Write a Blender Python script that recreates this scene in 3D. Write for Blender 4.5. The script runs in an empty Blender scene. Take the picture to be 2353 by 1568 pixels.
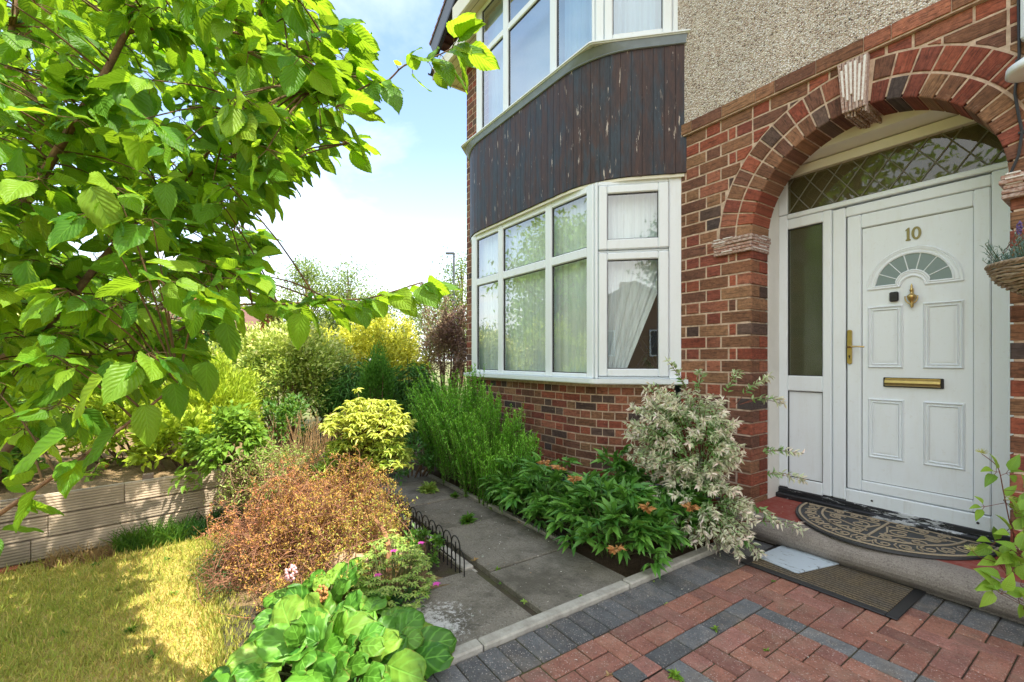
import bpy, math, random
import numpy as np
from mathutils import Vector, Matrix
random.seed(7); RNG = np.random.default_rng(11)
PI = math.pi; rad = math.radians
sc = bpy.context.scene; COL = sc.collection
# ------------------------------------------------------------------ camera (calibrated from the vanishing points)
TH = rad(55.2); FW = np.array([-math.sin(TH), math.cos(TH), 0]); RT = np.array([math.cos(TH), math.sin(TH), 0]); CAMH = 1.207
def at(px, py, depth):                       # a point seen at photo pixel (2353 wide) and a real distance in metres
    o = (px-1176.5)/1046*depth
    p = FW*depth + RT*o
    return np.array([p[0], p[1], CAMH+(827-py)/1046*depth])
def ground(px, py, z=0.0): return at(px, py, (CAMH-z)*1046/(py-827))
cam = bpy.data.cameras.new('camera'); cam.lens = 16.0; cam.sensor_width = 36; cam.shift_y = 0.0183; cam.clip_start = .05; cam.clip_end = 600
co = bpy.data.objects.new('camera', cam); COL.objects.link(co); co.location = (0, 0, CAMH); co.rotation_euler = (PI/2, 0, TH); sc.camera = co

# ------------------------------------------------------------------ object helpers
def tag(o, label=None, cat=None, group=None, kind=None):
    if label: o['label'] = label
    if cat: o['category'] = cat
    if group: o['group'] = group
    if kind: o['kind'] = kind
    return o
def thing(name, label, cat, loc=(0, 0, 0), group=None):
    o = bpy.data.objects.new(name, None); COL.objects.link(o); o.location = loc; o.empty_display_size = .1
    return tag(o, label, cat, group)
def link(name, me, parent=None):
    o = bpy.data.objects.new(name, me); COL.objects.link(o)
    if parent is not None:
        o.parent = parent
        if parent.type == 'EMPTY': o.matrix_parent_inverse = Matrix.Translation(-Vector(parent.location))
    return o
def copy_thing(root, loc, rz=0, sc_=1.0, label=None, group=None):
    r = root.copy(); COL.objects.link(r); r.location = loc; r.rotation_euler = (0, 0, rz); r.scale = (sc_,)*3
    if label: r['label'] = label
    if group: r['group'] = group
    for ch in list(root.children):
        c = ch.copy(); COL.objects.link(c); c.parent = r
        for g in list(ch.children):
            d = g.copy(); COL.objects.link(d); d.parent = c
    return r

class MB:
    """collects faces for ONE mesh"""
    def __init__(s): s.v = []; s.f = []; s.c = []; s.m = []; s.uv = []; s.hasuv = False
    def add(s, vs, fs, col=(1, 1, 1), mi=0, uvs=None):
        b = len(s.v); s.v.extend([tuple(v) for v in vs])
        for k, f in enumerate(fs):
            s.f.append(tuple(b+i for i in f)); s.c.append(col); s.m.append(mi)
            if uvs is not None: s.uv.append([uvs[i] for i in f]); s.hasuv = True
            else: s.uv.append([(0, 0)]*len(f))
        return s
    def box(s, x0, x1, y0, y1, z0, z1, col=(1, 1, 1), mi=0, ch=0.0, M=None):
        """box, optionally with chamfered edges; M maps (x,y,z) to world"""
        if ch <= 0:
            vs = [(x, y, z) for z in (z0, z1) for y in (y0, y1) for x in (x0, x1)]
            fs = [(0, 2, 3, 1), (4, 5, 7, 6), (0, 1, 5, 4), (2, 6, 7, 3), (0, 4, 6, 2), (1, 3, 7, 5)]
        else:
            c = min(ch, (x1-x0)*.45, (y1-y0)*.45, (z1-z0)*.45); vs = []; idx = {}
            for k, sz in enumerate((0, 1)):
                for sy in (0, 1):
                    for sx in (0, 1):
                        X, Y, Z = (x0, x1)[sx], (y0, y1)[sy], (z0, z1)[sz]
                        dx, dy, dz = (c, -c)[sx], (c, -c)[sy], (c, -c)[sz]
                        for a, p in (('x', (X, Y+dy, Z+dz)), ('y', (X+dx, Y, Z+dz)), ('z', (X+dx, Y+dy, Z))):
                            idx[(sx, sy, sz, a)] = len(vs); vs.append(p)
            I = lambda a, *k: [idx[q+(a,)] for q in k]
            fs = []
            for q in (0, 1):
                fs.append(I('x', (q, 0, 0), (q, 1, 0), (q, 1, 1), (q, 0, 1)))
                fs.append(I('y', (0, q, 0), (1, q, 0), (1, q, 1), (0, q, 1)))
                fs.append(I('z', (0, 0, q), (1, 0, q), (1, 1, q), (0, 1, q)))
            for p in (0, 1):
                for q in (0, 1):
                    fs.append([idx[(p, q, 0, 'x')], idx[(p, q, 1, 'x')], idx[(p, q, 1, 'y')], idx[(p, q, 0, 'y')]])
                    fs.append([idx[(p, 0, q, 'x')], idx[(p, 1, q, 'x')], idx[(p, 1, q, 'z')], idx[(p, 0, q, 'z')]])
                    fs.append([idx[(0, p, q, 'y')], idx[(1, p, q, 'y')], idx[(1, p, q, 'z')], idx[(0, p, q, 'z')]])
                    for r in (0, 1): fs.append([idx[(p, q, r, 'x')], idx[(p, q, r, 'y')], idx[(p, q, r, 'z')]])
        if M: vs = [M(*v) for v in vs]
        return s.add(vs, fs, col, mi)
    def prism(s, poly, y0, y1, M=None, col=(1, 1, 1), mi=0, inset=0.0, uvs=None, scale=1.0):
        """2-D polygon (a,b) extruded along d from y1 (back) to y0 (front) with a chamfered front"""
        n = len(poly); cx = sum(p[0] for p in poly)/n; cz = sum(p[1] for p in poly)/n
        ins = []
        for (a, b) in poly:
            d = math.hypot(a-cx, b-cz) or 1; k = min(.6, inset*1.3/d); ins.append((a+(cx-a)*k, b+(cz-b)*k))
        vs = [(a, y0, b) for a, b in ins] + [(a, y0+inset*.8, b) for a, b in poly] + [(a, y1, b) for a, b in poly]
        if uvs is None:
            o1, o2 = random.random()*9, random.random()*9
            uv = [(a+o1, b+o2) for a, b in ins+poly+[(a+.01, b+.01) for a, b in poly]]
        else: uv = uvs+uvs+uvs
        fs = [tuple(range(n))]
        for i in range(n):
            j = (i+1) % n; fs.append((i, j, n+j, n+i)); fs.append((n+i, n+j, 2*n+j, 2*n+i))
        if M: vs = [M(*v) for v in vs]
        return s.add(vs, fs, col, mi, uv)
    def tube(s, pts, r0, r1=None, n=6, col=(1, 1, 1), mi=0, cap=True, flat=None):
        r1 = r0 if r1 is None else r1; P = [Vector(p) for p in pts]; m = len(P); vs = []; ref = None
        for i, p in enumerate(P):
            t = (P[min(i+1, m-1)]-P[max(i-1, 0)])
            if t.length < 1e-9: t = Vector((0, 0, 1))
            t.normalize()
            if ref is None: ref = t.orthogonal().normalized()
            a = (ref-t*ref.dot(t))
            a = a.normalized() if a.length > 1e-6 else t.orthogonal().normalized()
            ref = a; b = t.cross(a); r = r0+(r1-r0)*i/max(1, m-1)
            for k in range(n):
                w = 2*PI*k/n; vs.append(p+a*(r*math.cos(w))+b*(r*math.sin(w)))
        fs = [(i*n+k, i*n+(k+1) % n, (i+1)*n+(k+1) % n, (i+1)*n+k) for i in range(m-1) for k in range(n)]
        if cap: fs += [tuple(range(n)), tuple(range((m-1)*n, m*n))]
        return s.add(vs, fs, col, mi)
    def lathe(s, prof, c, n=16, col=(1, 1, 1), mi=0, ax=(0, 0, 1)):
        """prof: (r, h) pairs revolved about axis ax through c"""
        A = Vector(ax).normalized(); u = A.orthogonal().normalized(); w = A.cross(u); c = Vector(c); vs = []
        for r, h in prof:
            for k in range(n):
                t = 2*PI*k/n; vs.append(c+A*h+u*(r*math.cos(t))+w*(r*math.sin(t)))
        fs = [(i*n+k, i*n+(k+1) % n, (i+1)*n+(k+1) % n, (i+1)*n+k) for i in range(len(prof)-1) for k in range(n)]
        return s.add(vs, fs, col, mi)
    def ribbon(s, pts, w, z0, z1, col=(1, 1, 1), mi=0, w1=None):
        """flat raised ribbon along 2-D points"""
        m = len(pts); vs = []; w1 = w if w1 is None else w1
        for i, p in enumerate(pts):
            a, b = pts[max(i-1, 0)], pts[min(i+1, m-1)]; tx, ty = b[0]-a[0], b[1]-a[1]; l = math.hypot(tx, ty) or 1
            ww = w+(w1-w)*i/max(1, m-1)
            nx, ny = -ty/l*ww/2, tx/l*ww/2
            zt = z1(p) if callable(z1) else z1; zb = z0(p) if callable(z0) else z0
            vs += [(p[0]+nx, p[1]+ny, zb), (p[0]+nx*.9, p[1]+ny*.9, zt), (p[0]-nx*.9, p[1]-ny*.9, zt), (p[0]-nx, p[1]-ny, zb)]
        fs = [(i*4+k, i*4+k+1, i*4+k+5, i*4+k+4) for i in range(m-1) for k in range(3)]
        fs += [(0, 1, 2, 3), tuple(4*(m-1)+k for k in range(4))]
        return s.add(vs, fs, col, mi)
    def build(s, name, mats, parent=None, smooth=False):
        me = bpy.data.meshes.new(name); me.from_pydata(s.v, [], s.f)
        if not isinstance(mats, (list, tuple)): mats = [mats]
        for m in mats: me.materials.append(m)
        me.polygons.foreach_set('material_index', s.m)
        if smooth: me.polygons.foreach_set('use_smooth', [True]*len(s.f))
        tot = sum(len(f) for f in s.f); ca = np.ones((tot, 4), dtype=np.float32)
        ca[:, :3] = np.repeat(np.array(s.c, dtype=np.float32), [len(f) for f in s.f], axis=0)
        at_ = me.color_attributes.new('tint', 'FLOAT_COLOR', 'CORNER'); at_.data.foreach_set('color', ca.ravel())
        if s.hasuv:
            ul = me.uv_layers.new(name='UVMap'); ul.data.foreach_set('uv', np.array([q for u in s.uv for q in u], dtype=np.float32).ravel())
        me.update(); me.validate()
        return link(name, me, parent)

# ------------------------------------------------------------------ leaves
def leaf_t(nl=6, nw=2, shape='ovate', fold=.25, curl=.25, serr=0.0, wave=0.0):
    """template leaf: base at origin, tip at +Y, unit length, half width .5 at the widest"""
    vs = []; uv = []
    for i in range(nl+1):
        t = i/nl
        if shape == 'ovate': w = (math.sin(PI*min(1, t**.72))**.85)*(1-.25*t)
        elif shape == 'cherry':
            w = math.sin(PI*t**.62)**.8 if t < .86 else math.sin(PI*.86**.62)**.8*((1-t)/.14)**1.25
        elif shape == 'lance': w = math.sin(PI*min(1, t**.8))
        elif shape == 'round': w = math.sqrt(max(0, 1-(2*min(1, t**.85)-1)**2))
        else: w = 1-t*.85
        w = max(w, .02)
        if serr and 0 < i < nl and i % 2: w *= 1+serr
        z0 = -curl*t*t
        for j in range(-nw, nw+1):
            q = j/nw; x = q*w*.5
            z = z0+abs(q)*w*.5*fold+wave*math.sin(t*9+j*2.1)*abs(q)*.1-abs(q)**3*w*wave*.15
            vs.append((x, t, z)); uv.append((q*.5+.5, t))
    m = 2*nw+1
    fs = [(i*m+j, i*m+j+1, (i+1)*m+j+1, (i+1)*m+j) for i in range(nl) for j in range(2*nw)]
    return np.array(vs), np.array(fs), np.array(uv)
def nrm(a): return a/np.maximum(1e-9, np.linalg.norm(a, axis=-1, keepdims=True))
class LB:
    """collects leaves: positions, axes, normals, lengths, widths, tints"""
    def __init__(s): s.P = []; s.D = []; s.N = []; s.L = []; s.W = []; s.T = []
    def add(s, P, D, N, L, W, T):
        P = np.atleast_2d(np.asarray(P, float)); n = len(P); D = np.broadcast_to(np.asarray(D, float), (n, 3)); N = np.broadcast_to(np.asarray(N, float), (n, 3))
        s.P.append(P); s.D.append(D); s.N.append(N); s.L.append(np.broadcast_to(L, n)); s.W.append(np.broadcast_to(W, n)); s.T.append(np.broadcast_to(np.asarray(T, float).reshape(-1, 1), (n, 1)))
    def build(s, name, tmpl, mat, parent=None):
        tv, tf, tuv = tmpl; P = np.concatenate(s.P); D = nrm(np.concatenate(s.D)); N = np.concatenate(s.N); L = np.concatenate(s.L); W = np.concatenate(s.W); T = np.concatenate(s.T)
        Z = nrm(N-D*np.sum(N*D, 1, keepdims=True)+1e-6); X = np.cross(D, Z); n = len(P); k = len(tv)
        V = P[:, None, :]+X[:, None, :]*(tv[None, :, 0:1]*W[:, None, None])+D[:, None, :]*(tv[None, :, 1:2]*L[:, None, None])+Z[:, None, :]*(tv[None, :, 2:3]*L[:, None, None])
        F = (tf[None]+(np.arange(n)*k)[:, None, None]).reshape(-1); q = tf.shape[1]; nf = n*len(tf)
        me = bpy.data.meshes.new(name); me.vertices.add(n*k); me.vertices.foreach_set('co', V.ravel().astype(np.float32))
        me.loops.add(nf*q); me.loops.foreach_set('vertex_index', F.astype(np.int32))
        me.polygons.add(nf); me.polygons.foreach_set('loop_start', np.arange(0, nf*q, q, dtype=np.int32))
        me.update(calc_edges=True); me.polygons.foreach_set('use_smooth', np.ones(nf, dtype=bool))
        ul = me.uv_layers.new(name='UVMap'); ul.data.foreach_set('uv', np.tile(tuv[tf.ravel()], (n, 1)).astype(np.float32).ravel())
        ca = np.ones((n, k, 4), dtype=np.float32); ca[..., 0] = T[:, :1]; ca[..., 1] = RNG.random((n, 1)); ca[..., 2] = 0
        a = me.color_attributes.new('tint', 'FLOAT_COLOR', 'POINT'); a.data.foreach_set('color', ca.ravel())
        me.materials.append(mat); me.update()
        return link(name, me, parent)
def rn(n, s=1.0): return RNG.normal(0, s, (n, 3))
def ru(n, a, b): return RNG.uniform(a, b, n)

# ------------------------------------------------------------------ materials
class G:
    def __init__(s, name):
        s.mat = bpy.data.materials.new(name); s.mat.use_nodes = True; s.t = s.mat.node_tree; s.t.nodes.clear()
        s.out = s.t.nodes.new('ShaderNodeOutputMaterial')
    def n(s, ty, out=0, props=None, **kw):
        nd = s.t.nodes.new(ty)
        for k, v in (props or {}).items(): setattr(nd, k, v)
        for k, v in kw.items(): s.set(nd, k.replace('_', ' '), v)
        return nd.outputs[out]
    def set(s, nd, k, v):
        i = nd.inputs[int(k[1:])] if k[0] == '#' else nd.inputs[k]
        if isinstance(v, bpy.types.NodeSocket): s.t.links.new(v, i)
        elif isinstance(v, (tuple, list)) and len(v) == 3 and i.type == 'RGBA': i.default_value = (*v, 1)
        else: i.default_value = v
    def mix(s, f, a, b, mode='MIX'):
        nd = s.t.nodes.new('ShaderNodeMix'); nd.data_type = 'RGBA'; nd.blend_type = mode
        for i, v in ((0, f), (6, a), (7, b)):
            if isinstance(v, bpy.types.NodeSocket): s.t.links.new(v, nd.inputs[i])
            elif i: nd.inputs[i].default_value = (*v, 1) if len(v) == 3 else v
            else: nd.inputs[i].default_value = v
        return nd.outputs[2]
    def math(s, op, a, b=0.0, c=None):
        nd = s.t.nodes.new('ShaderNodeMath'); nd.operation = op
        for i, v in enumerate((a, b) if c is None else (a, b, c)):
            if isinstance(v, bpy.types.NodeSocket): s.t.links.new(v, nd.inputs[i])
            else: nd.inputs[i].default_value = v
        return nd.outputs[0]
    def ramp(s, f, st, mode='LINEAR'):
        nd = s.t.nodes.new('ShaderNodeValToRGB'); s.t.links.new(f, nd.inputs[0]); r = nd.color_ramp; r.interpolation = mode
        while len(r.elements) < len(st): r.elements.new(.5)
        for e, (p, c) in zip(r.elements, st): e.position = p; e.color = (c, c, c, 1) if not hasattr(c, '__len__') else (*c, 1)
        return nd.outputs[0]
    def obj(s): return s.n('ShaderNodeTexCoord', 3)
    def uv(s): return s.n('ShaderNodeTexCoord', 2)
    def map(s, v, sc=(1, 1, 1), loc=(0, 0, 0), rot=(0, 0, 0)):
        return s.n('ShaderNodeMapping', Vector=v, Scale=sc, Location=loc, Rotation=rot)
    def noise(s, v, scale, detail=4, rough=.55, out=0, dist=0): return s.n('ShaderNodeTexNoise', out, Vector=v, Scale=scale, Detail=detail, Roughness=rough, Distortion=dist)
    def vor(s, v, scale, out=0, **k): return s.n('ShaderNodeTexVoronoi', out, Vector=v, Scale=scale, **k)
    def tint(s): return s.n('ShaderNodeVertexColor', props={'layer_name': 'tint'})
    def sep(s, c, i): return s.n('ShaderNodeSeparateColor', i, Color=c)
    def bump(s, h, st=.3, d=.01, nrm=None):
        k = dict(Height=h, Strength=st, Distance=d)
        if nrm is not None: k['Normal'] = nrm
        return s.n('ShaderNodeBump', **k)
    def pbr(s, col, rough=.6, bump=None, metal=0.0, spec=.5, **kw):
        k = {'Base Color': col, 'Roughness': rough, 'Metallic': metal, 'Specular IOR Level': spec}; k.update(kw)
        nd = s.t.nodes.new('ShaderNodeBsdfPrincipled')
        for a, b in k.items(): s.set(nd, a, b)
        if bump is not None: s.t.links.new(bump, nd.inputs['Normal'])
        return nd.outputs[0]
    def done(s, sh): s.t.links.new(sh, s.out.inputs[0]); return s.mat

def m_simple(name, col, rough=.5, metal=0.0, nscale=40, var=.12, bump=.15, bd=.002, spec=.5):
    g = G(name); o = g.obj(); nz = g.noise(o, nscale)
    c = g.mix(g.math('MULTIPLY', nz, 1.0), tuple(x*(1-var) for x in col), tuple(min(1, x*(1+var)) for x in col))
    return g.done(g.pbr(c, rough, g.bump(nz, bump, bd), metal, spec))
def m_brick(name):
    g = G(name); u = g.uv(); t = g.tint(); n1 = g.noise(u, 34, 5, .7); n2 = g.noise(u, 150, 3, .6)
    wv = g.noise(g.map(u, (9, 95, 1)), 1.0, 3, .6, dist=1.2)
    c = g.mix(1.0, t, g.ramp(n1, [(.28, (.55, .55, .56)), (.62, (1.12, 1.08, 1.05))]), 'MULTIPLY')
    c = g.mix(g.ramp(wv, [(.36, .55), (.5, 0.0)]), c, (.03, .018, .014))
    c = g.mix(g.ramp(g.noise(g.obj(), 60, 2), [(.70, 0.0), (.78, .5)]), c, (.5, .36, .27))
    big = g.noise(g.obj(), 2.4, 5, .65); c = g.mix(1.0, c, g.ramp(big, [(.32, (.66, .64, .64)), (.55, (1.0, 1.0, 1.0)), (.75, (1.12, 1.08, 1.0))]), 'MULTIPLY')
    c = g.mix(g.ramp(g.noise(g.obj(), 24, 5, .75), [(.60, 0.0), (.74, .38)]), c, (.30, .20, .14))
    h = g.math('ADD', g.math('MULTIPLY', wv, .8), g.math('MULTIPLY', n2, .35))
    return g.done(g.pbr(c, .88, g.bump(h, .75, .006), spec=.25))
def m_mortar(name, a=(.62, .47, .36), b=(.38, .27, .20)):
    g = G(name); o = g.obj(); n = g.noise(o, 25, 6, .7); f = g.noise(o, 220, 2)
    return g.done(g.pbr(g.mix(g.ramp(n, [(.35, 0.0), (.65, 1.0)]), b, a), .95, g.bump(f, .6, .003), spec=.2))
def m_upvc(name, col=(.755, .81, .85)):
    g = G(name); o = g.obj(); n = g.noise(g.map(o, (6, 6, 1.4)), 2.0, 6, .7); n2 = g.noise(o, 45, 3)
    c = g.mix(g.ramp(n, [(.5, 0.0), (.8, .30)]), col, (.60, .60, .54))
    c = g.mix(g.ramp(n2, [(.62, 0.0), (.75, .18)]), c, (.55, .53, .46))
    zz = g.n('ShaderNodeSeparateXYZ', 2, Vector=o); st = g.noise(g.map(o, (26, 26, 2.2)), 1.0, 5, .7); c = g.mix(g.math('MULTIPLY', g.ramp(st, [(.55, 0.0), (.75, .3)]), g.ramp(zz, [(.25, 1.0), (.75, .25)])), c, (.46, .44, .38))
    return g.done(g.pbr(c, g.ramp(n, [(.3, .28), (.7, .42)]), spec=.45))
def m_glass(name, tint=(.95, .98, .97), k=3.0, base=.03, rough=0.0, milky=0.0, milk=(.3, .3, .17)):
    g = G(name); f = g.n('ShaderNodeFresnel', IOR=g.math('MULTIPLY_ADD', g.n('ShaderNodeNewGeometry', 6), 1/1.52-1.52, 1.52)); f = g.math('MINIMUM', g.math('ADD', g.math('MULTIPLY', f, k), base), 1.0)
    o = g.obj(); b = g.bump(g.noise(o, 1.6, 2), .02, .02)
    gl = g.n('ShaderNodeBsdfGlossy', Color=(1, 1, 1), Roughness=rough, Normal=b); tr = g.n('ShaderNodeBsdfTransparent', Color=tint)
    if milky: tr = g.n('ShaderNodeMixShader', **{'#0': milky, '#1': tr, '#2': g.n('ShaderNodeBsdfDiffuse', Color=g.mix(g.noise(o, 7, 3), milk, tuple(x*.7 for x in milk)))})
    return g.done(g.n('ShaderNodeMixShader', **{'#0': f, '#1': tr, '#2': gl}))
def m_leaf(name, a, b, tr=None, trf=.4, rough=.42, vein=0.0, c=None, spec=.35, vn=58, age=0.0, edge=0.0):
    """leaf: colour between a and b (and c) by per-leaf tint, light shining through"""
    g = G(name); t = g.tint(); r = g.sep(t, 0); r2 = g.sep(t, 1)
    col = g.mix(r, a, b) if c is None else g.ramp(r, [(0, a), (.5, b), (1, c)])
    col = g.mix(1.0, col, g.ramp(r2, [(0, .74), (1, 1.2)]), 'MULTIPLY')
    if age: col = g.mix(g.ramp(g.math('ADD', r2, g.math('MULTIPLY', g.noise(g.obj(), 30, 3), .25)), [(1.0-age, 0.0), (1.04-age*.3, .75)]), col, (.34, .27, .04)); col = g.mix(g.ramp(g.noise(g.obj(), 140, 2), [(.70, 0.0), (.74, .7)]), col, (.16, .09, .03))
    if edge:
        ux = g.math('ABSOLUTE', g.math('SUBTRACT', g.n('ShaderNodeSeparateXYZ', 0, Vector=g.uv()), .5)); uy = g.n('ShaderNodeSeparateXYZ', 1, Vector=g.uv())
        em = g.math('ADD', g.math('MAXIMUM', ux, g.math('SUBTRACT', uy, .5)), g.math('MULTIPLY', g.math('SUBTRACT', g.noise(g.obj(), 45, 4, .7), .5), edge)); col = g.mix(g.ramp(em, [(.485, 0.0), (.51, .75)]), col, (.26, .15, .05)); col = g.mix(g.ramp(g.noise(g.obj(), 18, 5, .7), [(.50, 0.0), (.68, .5)]), col, tuple(x*.55 for x in a))
    nrmv = None
    if vein:
        u = g.uv(); sx = g.n('ShaderNodeSeparateXYZ', 0, Vector=u); sy = g.n('ShaderNodeSeparateXYZ', 1, Vector=u)
        ax = g.math('ABSOLUTE', g.math('SUBTRACT', sx, .5))
        ph = g.math('ADD', g.math('MULTIPLY', sy, vn), g.math('MULTIPLY', ax, -vn*.8))
        w = g.math('ADD', g.math('MULTIPLY', g.math('SINE', ph), .5), .5)
        rib = g.ramp(w, [(.80, 0.0), (.97, .45)]); mid = g.ramp(ax, [(.008, .8), (.03, 0.0)])
        col = g.mix(g.math('MULTIPLY', g.math('MAXIMUM', rib, mid), vein), col, tuple(min(1, x*1.9+.03) for x in b))
        nrmv = g.bump(g.math('SUBTRACT', w, g.math('MULTIPLY', mid, 1.5)), .35, .003)
    k = {'Normal': nrmv} if nrmv is not None else {}
    p = g.pbr(col, rough, nrmv, spec=spec)
    tcol = g.mix(.75, col, tr or tuple(min(1, x*2.2) for x in b))
    tcol = g.mix(1.0, tcol, g.ramp(r2, [(0, .8), (1, 1.15)]), 'MULTIPLY')
    tl = g.n('ShaderNodeBsdfTranslucent', Color=tcol, **k)
    return g.done(g.n('ShaderNodeMixShader', **{'#0': g.math('MULTIPLY', trf, g.ramp(r2, [(0, .55), (1, 1.12)])), '#1': p, '#2': tl}))
def m_bark(name, a=(.16, .10, .06), b=(.06, .04, .03)):
    g = G(name); o = g.obj(); n = g.noise(o, 40, 5, .7); w = g.noise(g.map(o, (1, 1, 1)), 120, 3)
    return g.done(g.pbr(g.mix(g.ramp(n, [(.35, 0.0), (.65, 1.0)]), b, a), .8, g.bump(w, .5, .004), spec=.25))

M = {}
M['brick'] = m_brick('facing brick'); M['mortar'] = m_mortar('mortar'); M['upvc'] = m_upvc('white upvc'); M['cream'] = m_upvc('cream painted board', (.72, .70, .58))
M['glass'] = m_glass('window glass'); M['glass_up'] = m_glass('upper window glass', (.88, .96, 1.0), 3.2, .05)
M['obscure'] = m_glass('obscure glass', (.55, .60, .48), 1.0, .02, .15, .5, (.13, .145, .085))
M['black'] = m_simple('black rubber', (.02, .02, .022), .5, var=.3); M['gasket'] = m_simple('black gasket', (.03, .03, .033), .45)
M['brass'] = m_simple('aged brass', (.55, .40, .16), .32, 1.0, var=.25); M['brassd'] = m_simple('dull brass', (.30, .24, .12), .38, 1.0, var=.3)
M['iron'] = m_simple('black painted iron', (.012, .012, .013), .45, var=.3)
M['lead'] = m_simple('lead sheet', (.19, .225, .255), .5, .2, nscale=14, var=.25)
M['grey'] = m_simple('dark grey plastic', (.10, .11, .13), .4, var=.15)
M['white'] = m_simple('white plaster', (.72, .71, .66), .9, nscale=9, var=.10)
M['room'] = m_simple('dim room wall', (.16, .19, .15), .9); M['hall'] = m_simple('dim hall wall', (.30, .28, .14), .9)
M['wood'] = m_bark('bark', (.26, .16, .09), (.11, .07, .045)); M['twig'] = m_bark('russet twig', (.36, .17, .10), (.15, .075, .05)); M['stem'] = m_bark('green stem', (.12, .16, .05), (.08, .08, .03))
M['redstem'] = m_bark('reddish stem', (.22, .06, .04), (.10, .05, .03))
# ================================================================== HOUSE
YF = 3.30; CH = .0918; ST = .243; HD = .121; J = .012
XL, XR = -1.713, -.442; XC = (XL+XR)/2; ZC = 2.105; RI = .632; RM = .756; RO = .882
house = thing('brick_house', 'red brick house with timber clad bay window, pebbledash upper wall and arched porch', 'house', (-3.9, 3.6, 0))
REDS = [(.285, .080, .050), (.325, .100, .060), (.24, .074, .052), (.33, .130, .082)]
BROWNS = [(.22, .105, .062), (.265, .135, .078), (.185, .088, .060), (.30, .165, .092)]
DARKS = [(.105, .068, .058), (.140, .092, .074), (.088, .068, .064)]
def bcol(kind, rng=random):
    r = rng.random()
    if kind == 'h': p = REDS if r < .66 else BROWNS if r < .92 else DARKS
    elif kind == 's': p = BROWNS if r < .74 else REDS if r < .94 else DARKS
    elif kind == 'b': p = REDS if r < .42 else BROWNS if r < .84 else DARKS
    else: p = BROWNS if r < .48 else REDS if r < .93 else DARKS
    c = rng.choice(p); k = rng.uniform(.86, 1.14); return (c[0]*k, c[1]*k, c[2]*k)
def clip_arch(x0, x1, z0, z1, R):
    """brick rectangle minus the disc of radius R about the arch centre (only above the springing)"""
    if z1 <= ZC-.02: return [(x0, z0), (x1, z0), (x1, z1), (x0, z1)]
    xs = sorted(set([x0+(x1-x0)*i/8 for i in range(9)]))
    if z1-ZC < R:
        w = math.sqrt(max(0, R*R-(z1-ZC)**2))
        for q in (XC-w, XC+w):
            if x0 < q < x1: xs.append(q)
        xs.sort()
    def zb(x):
        d = R*R-(x-XC)**2
        return max(z0, ZC+math.sqrt(d)) if d > 0 else z0
    low = [(x, min(z1, zb(x))) for x in xs]; runs = []; cur = []
    for p in low:
        if p[1] < z1-.004: cur.append(p)
        else:
            if len(cur) > 1: runs.append(cur)
            cur = []
    if len(cur) > 1: runs.append(cur)
    if not runs: return None
    r = max(runs, key=len)
    if r[-1][0]-r[0][0] < .02: return None
    return r+[(r[-1][0], z1), (r[0][0], z1)]
ident = lambda x, y, z: (x, y, z)
wall = MB(); ZT = 3.034
rows = [(ZT-(k+1)*CH+J, ZT-k*CH) for k in range(32)]
first_col = {}
for k, (z0, z1) in enumerate(rows):
    for side in (0, 1):
        # Flemish bond, laid away from the opening corner
        x = XL if side == 0 else XR; d = -1 if side == 0 else 1; i = k % 2; end = -2.30 if side == 0 else 1.3
        lo = z0 > ZC+.05
        xx = x; first = True
        if lo: xx = x; 
        seq = []
        while (xx > end) if d < 0 else (xx < end):
            L = (ST if i % 2 == 0 else HD)-J; a, b = (xx-L, xx) if d < 0 else (xx, xx+L)
            a, b = max(a, -2.296), min(b, 1.3); c = bcol('s' if i % 2 == 0 else 'h')
            if b-a > .02: seq.append((a, b, c, first))
            if first and k % 2: seq.append((xx-L-J-.0605+J, xx-L-J, bcol('h'), False) if d < 0 else (xx+L+J, xx+L+.0605, bcol('h'), False))
            xx += d*(L+J)
            if first and k % 2: xx += d*.0605
            i += 1; first = False
        if lo:      # continue over the arch to the centre line
            xx = x-d*J*0; i = (k+1) % 2; xx = x-d*(-J) if False else x+(-d)*J
            while (xx < XC) if d < 0 else (xx > XC):
                L = (ST if i % 2 == 0 else HD)-J; a, b = (xx, xx+L) if d < 0 else (xx-L, xx)
                if d < 0: b = min(b, XC-J/2)
                else: a = max(a, XC+J/2)
                if b-a > .02: seq.append((a, b, bcol('s' if i % 2 == 0 else 'h'), False))
                xx += -d*(L+J); i += 1
        for a, b, c, fst in seq:
            if 1.995 < (z0+z1)/2 < 2.115 and ((side == 0 and b > -1.98) or (side == 1 and a < -.17)): 
                if side == 0: b = min(b, -1.992)
                else: a = max(a, -.165)
                if b-a < .02: continue
            poly = clip_arch(a, b, z0, z1, RO+J)
            if poly is None: continue
            jx = [random.uniform(-.0015, .0015) for _ in range(2)]
            wall.prism([(p+jx[0], q+jx[1]) for p, q in poly], YF+random.uniform(-.002, .002), YF+.03, ident, c, 0, .005)
            if fst: first_col[(k, side)] = c
# reveal bricks (left side faces the camera)
for k, (z0, z1) in enumerate(rows):
    if z1 > ZC+.03: continue
    for side, X, s in ((0, XL, 1), (1, XR, -1)):
        c = first_col.get((k, side), bcol('s'))
        segs = [(.004, .115, c), (.127, .235, bcol('h'))] if k % 2 == 0 else [(.004, .235, c)]
        for a, b, cc in segs:
            wall.prism([(YF+a, z0), (YF+b, z0), (YF+b, z1), (YF+a, z1)], 0.0, .03, (lambda y, d, z, X=X, s=s: (X-s*d, y, z)), cc, 0, .004)
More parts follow.
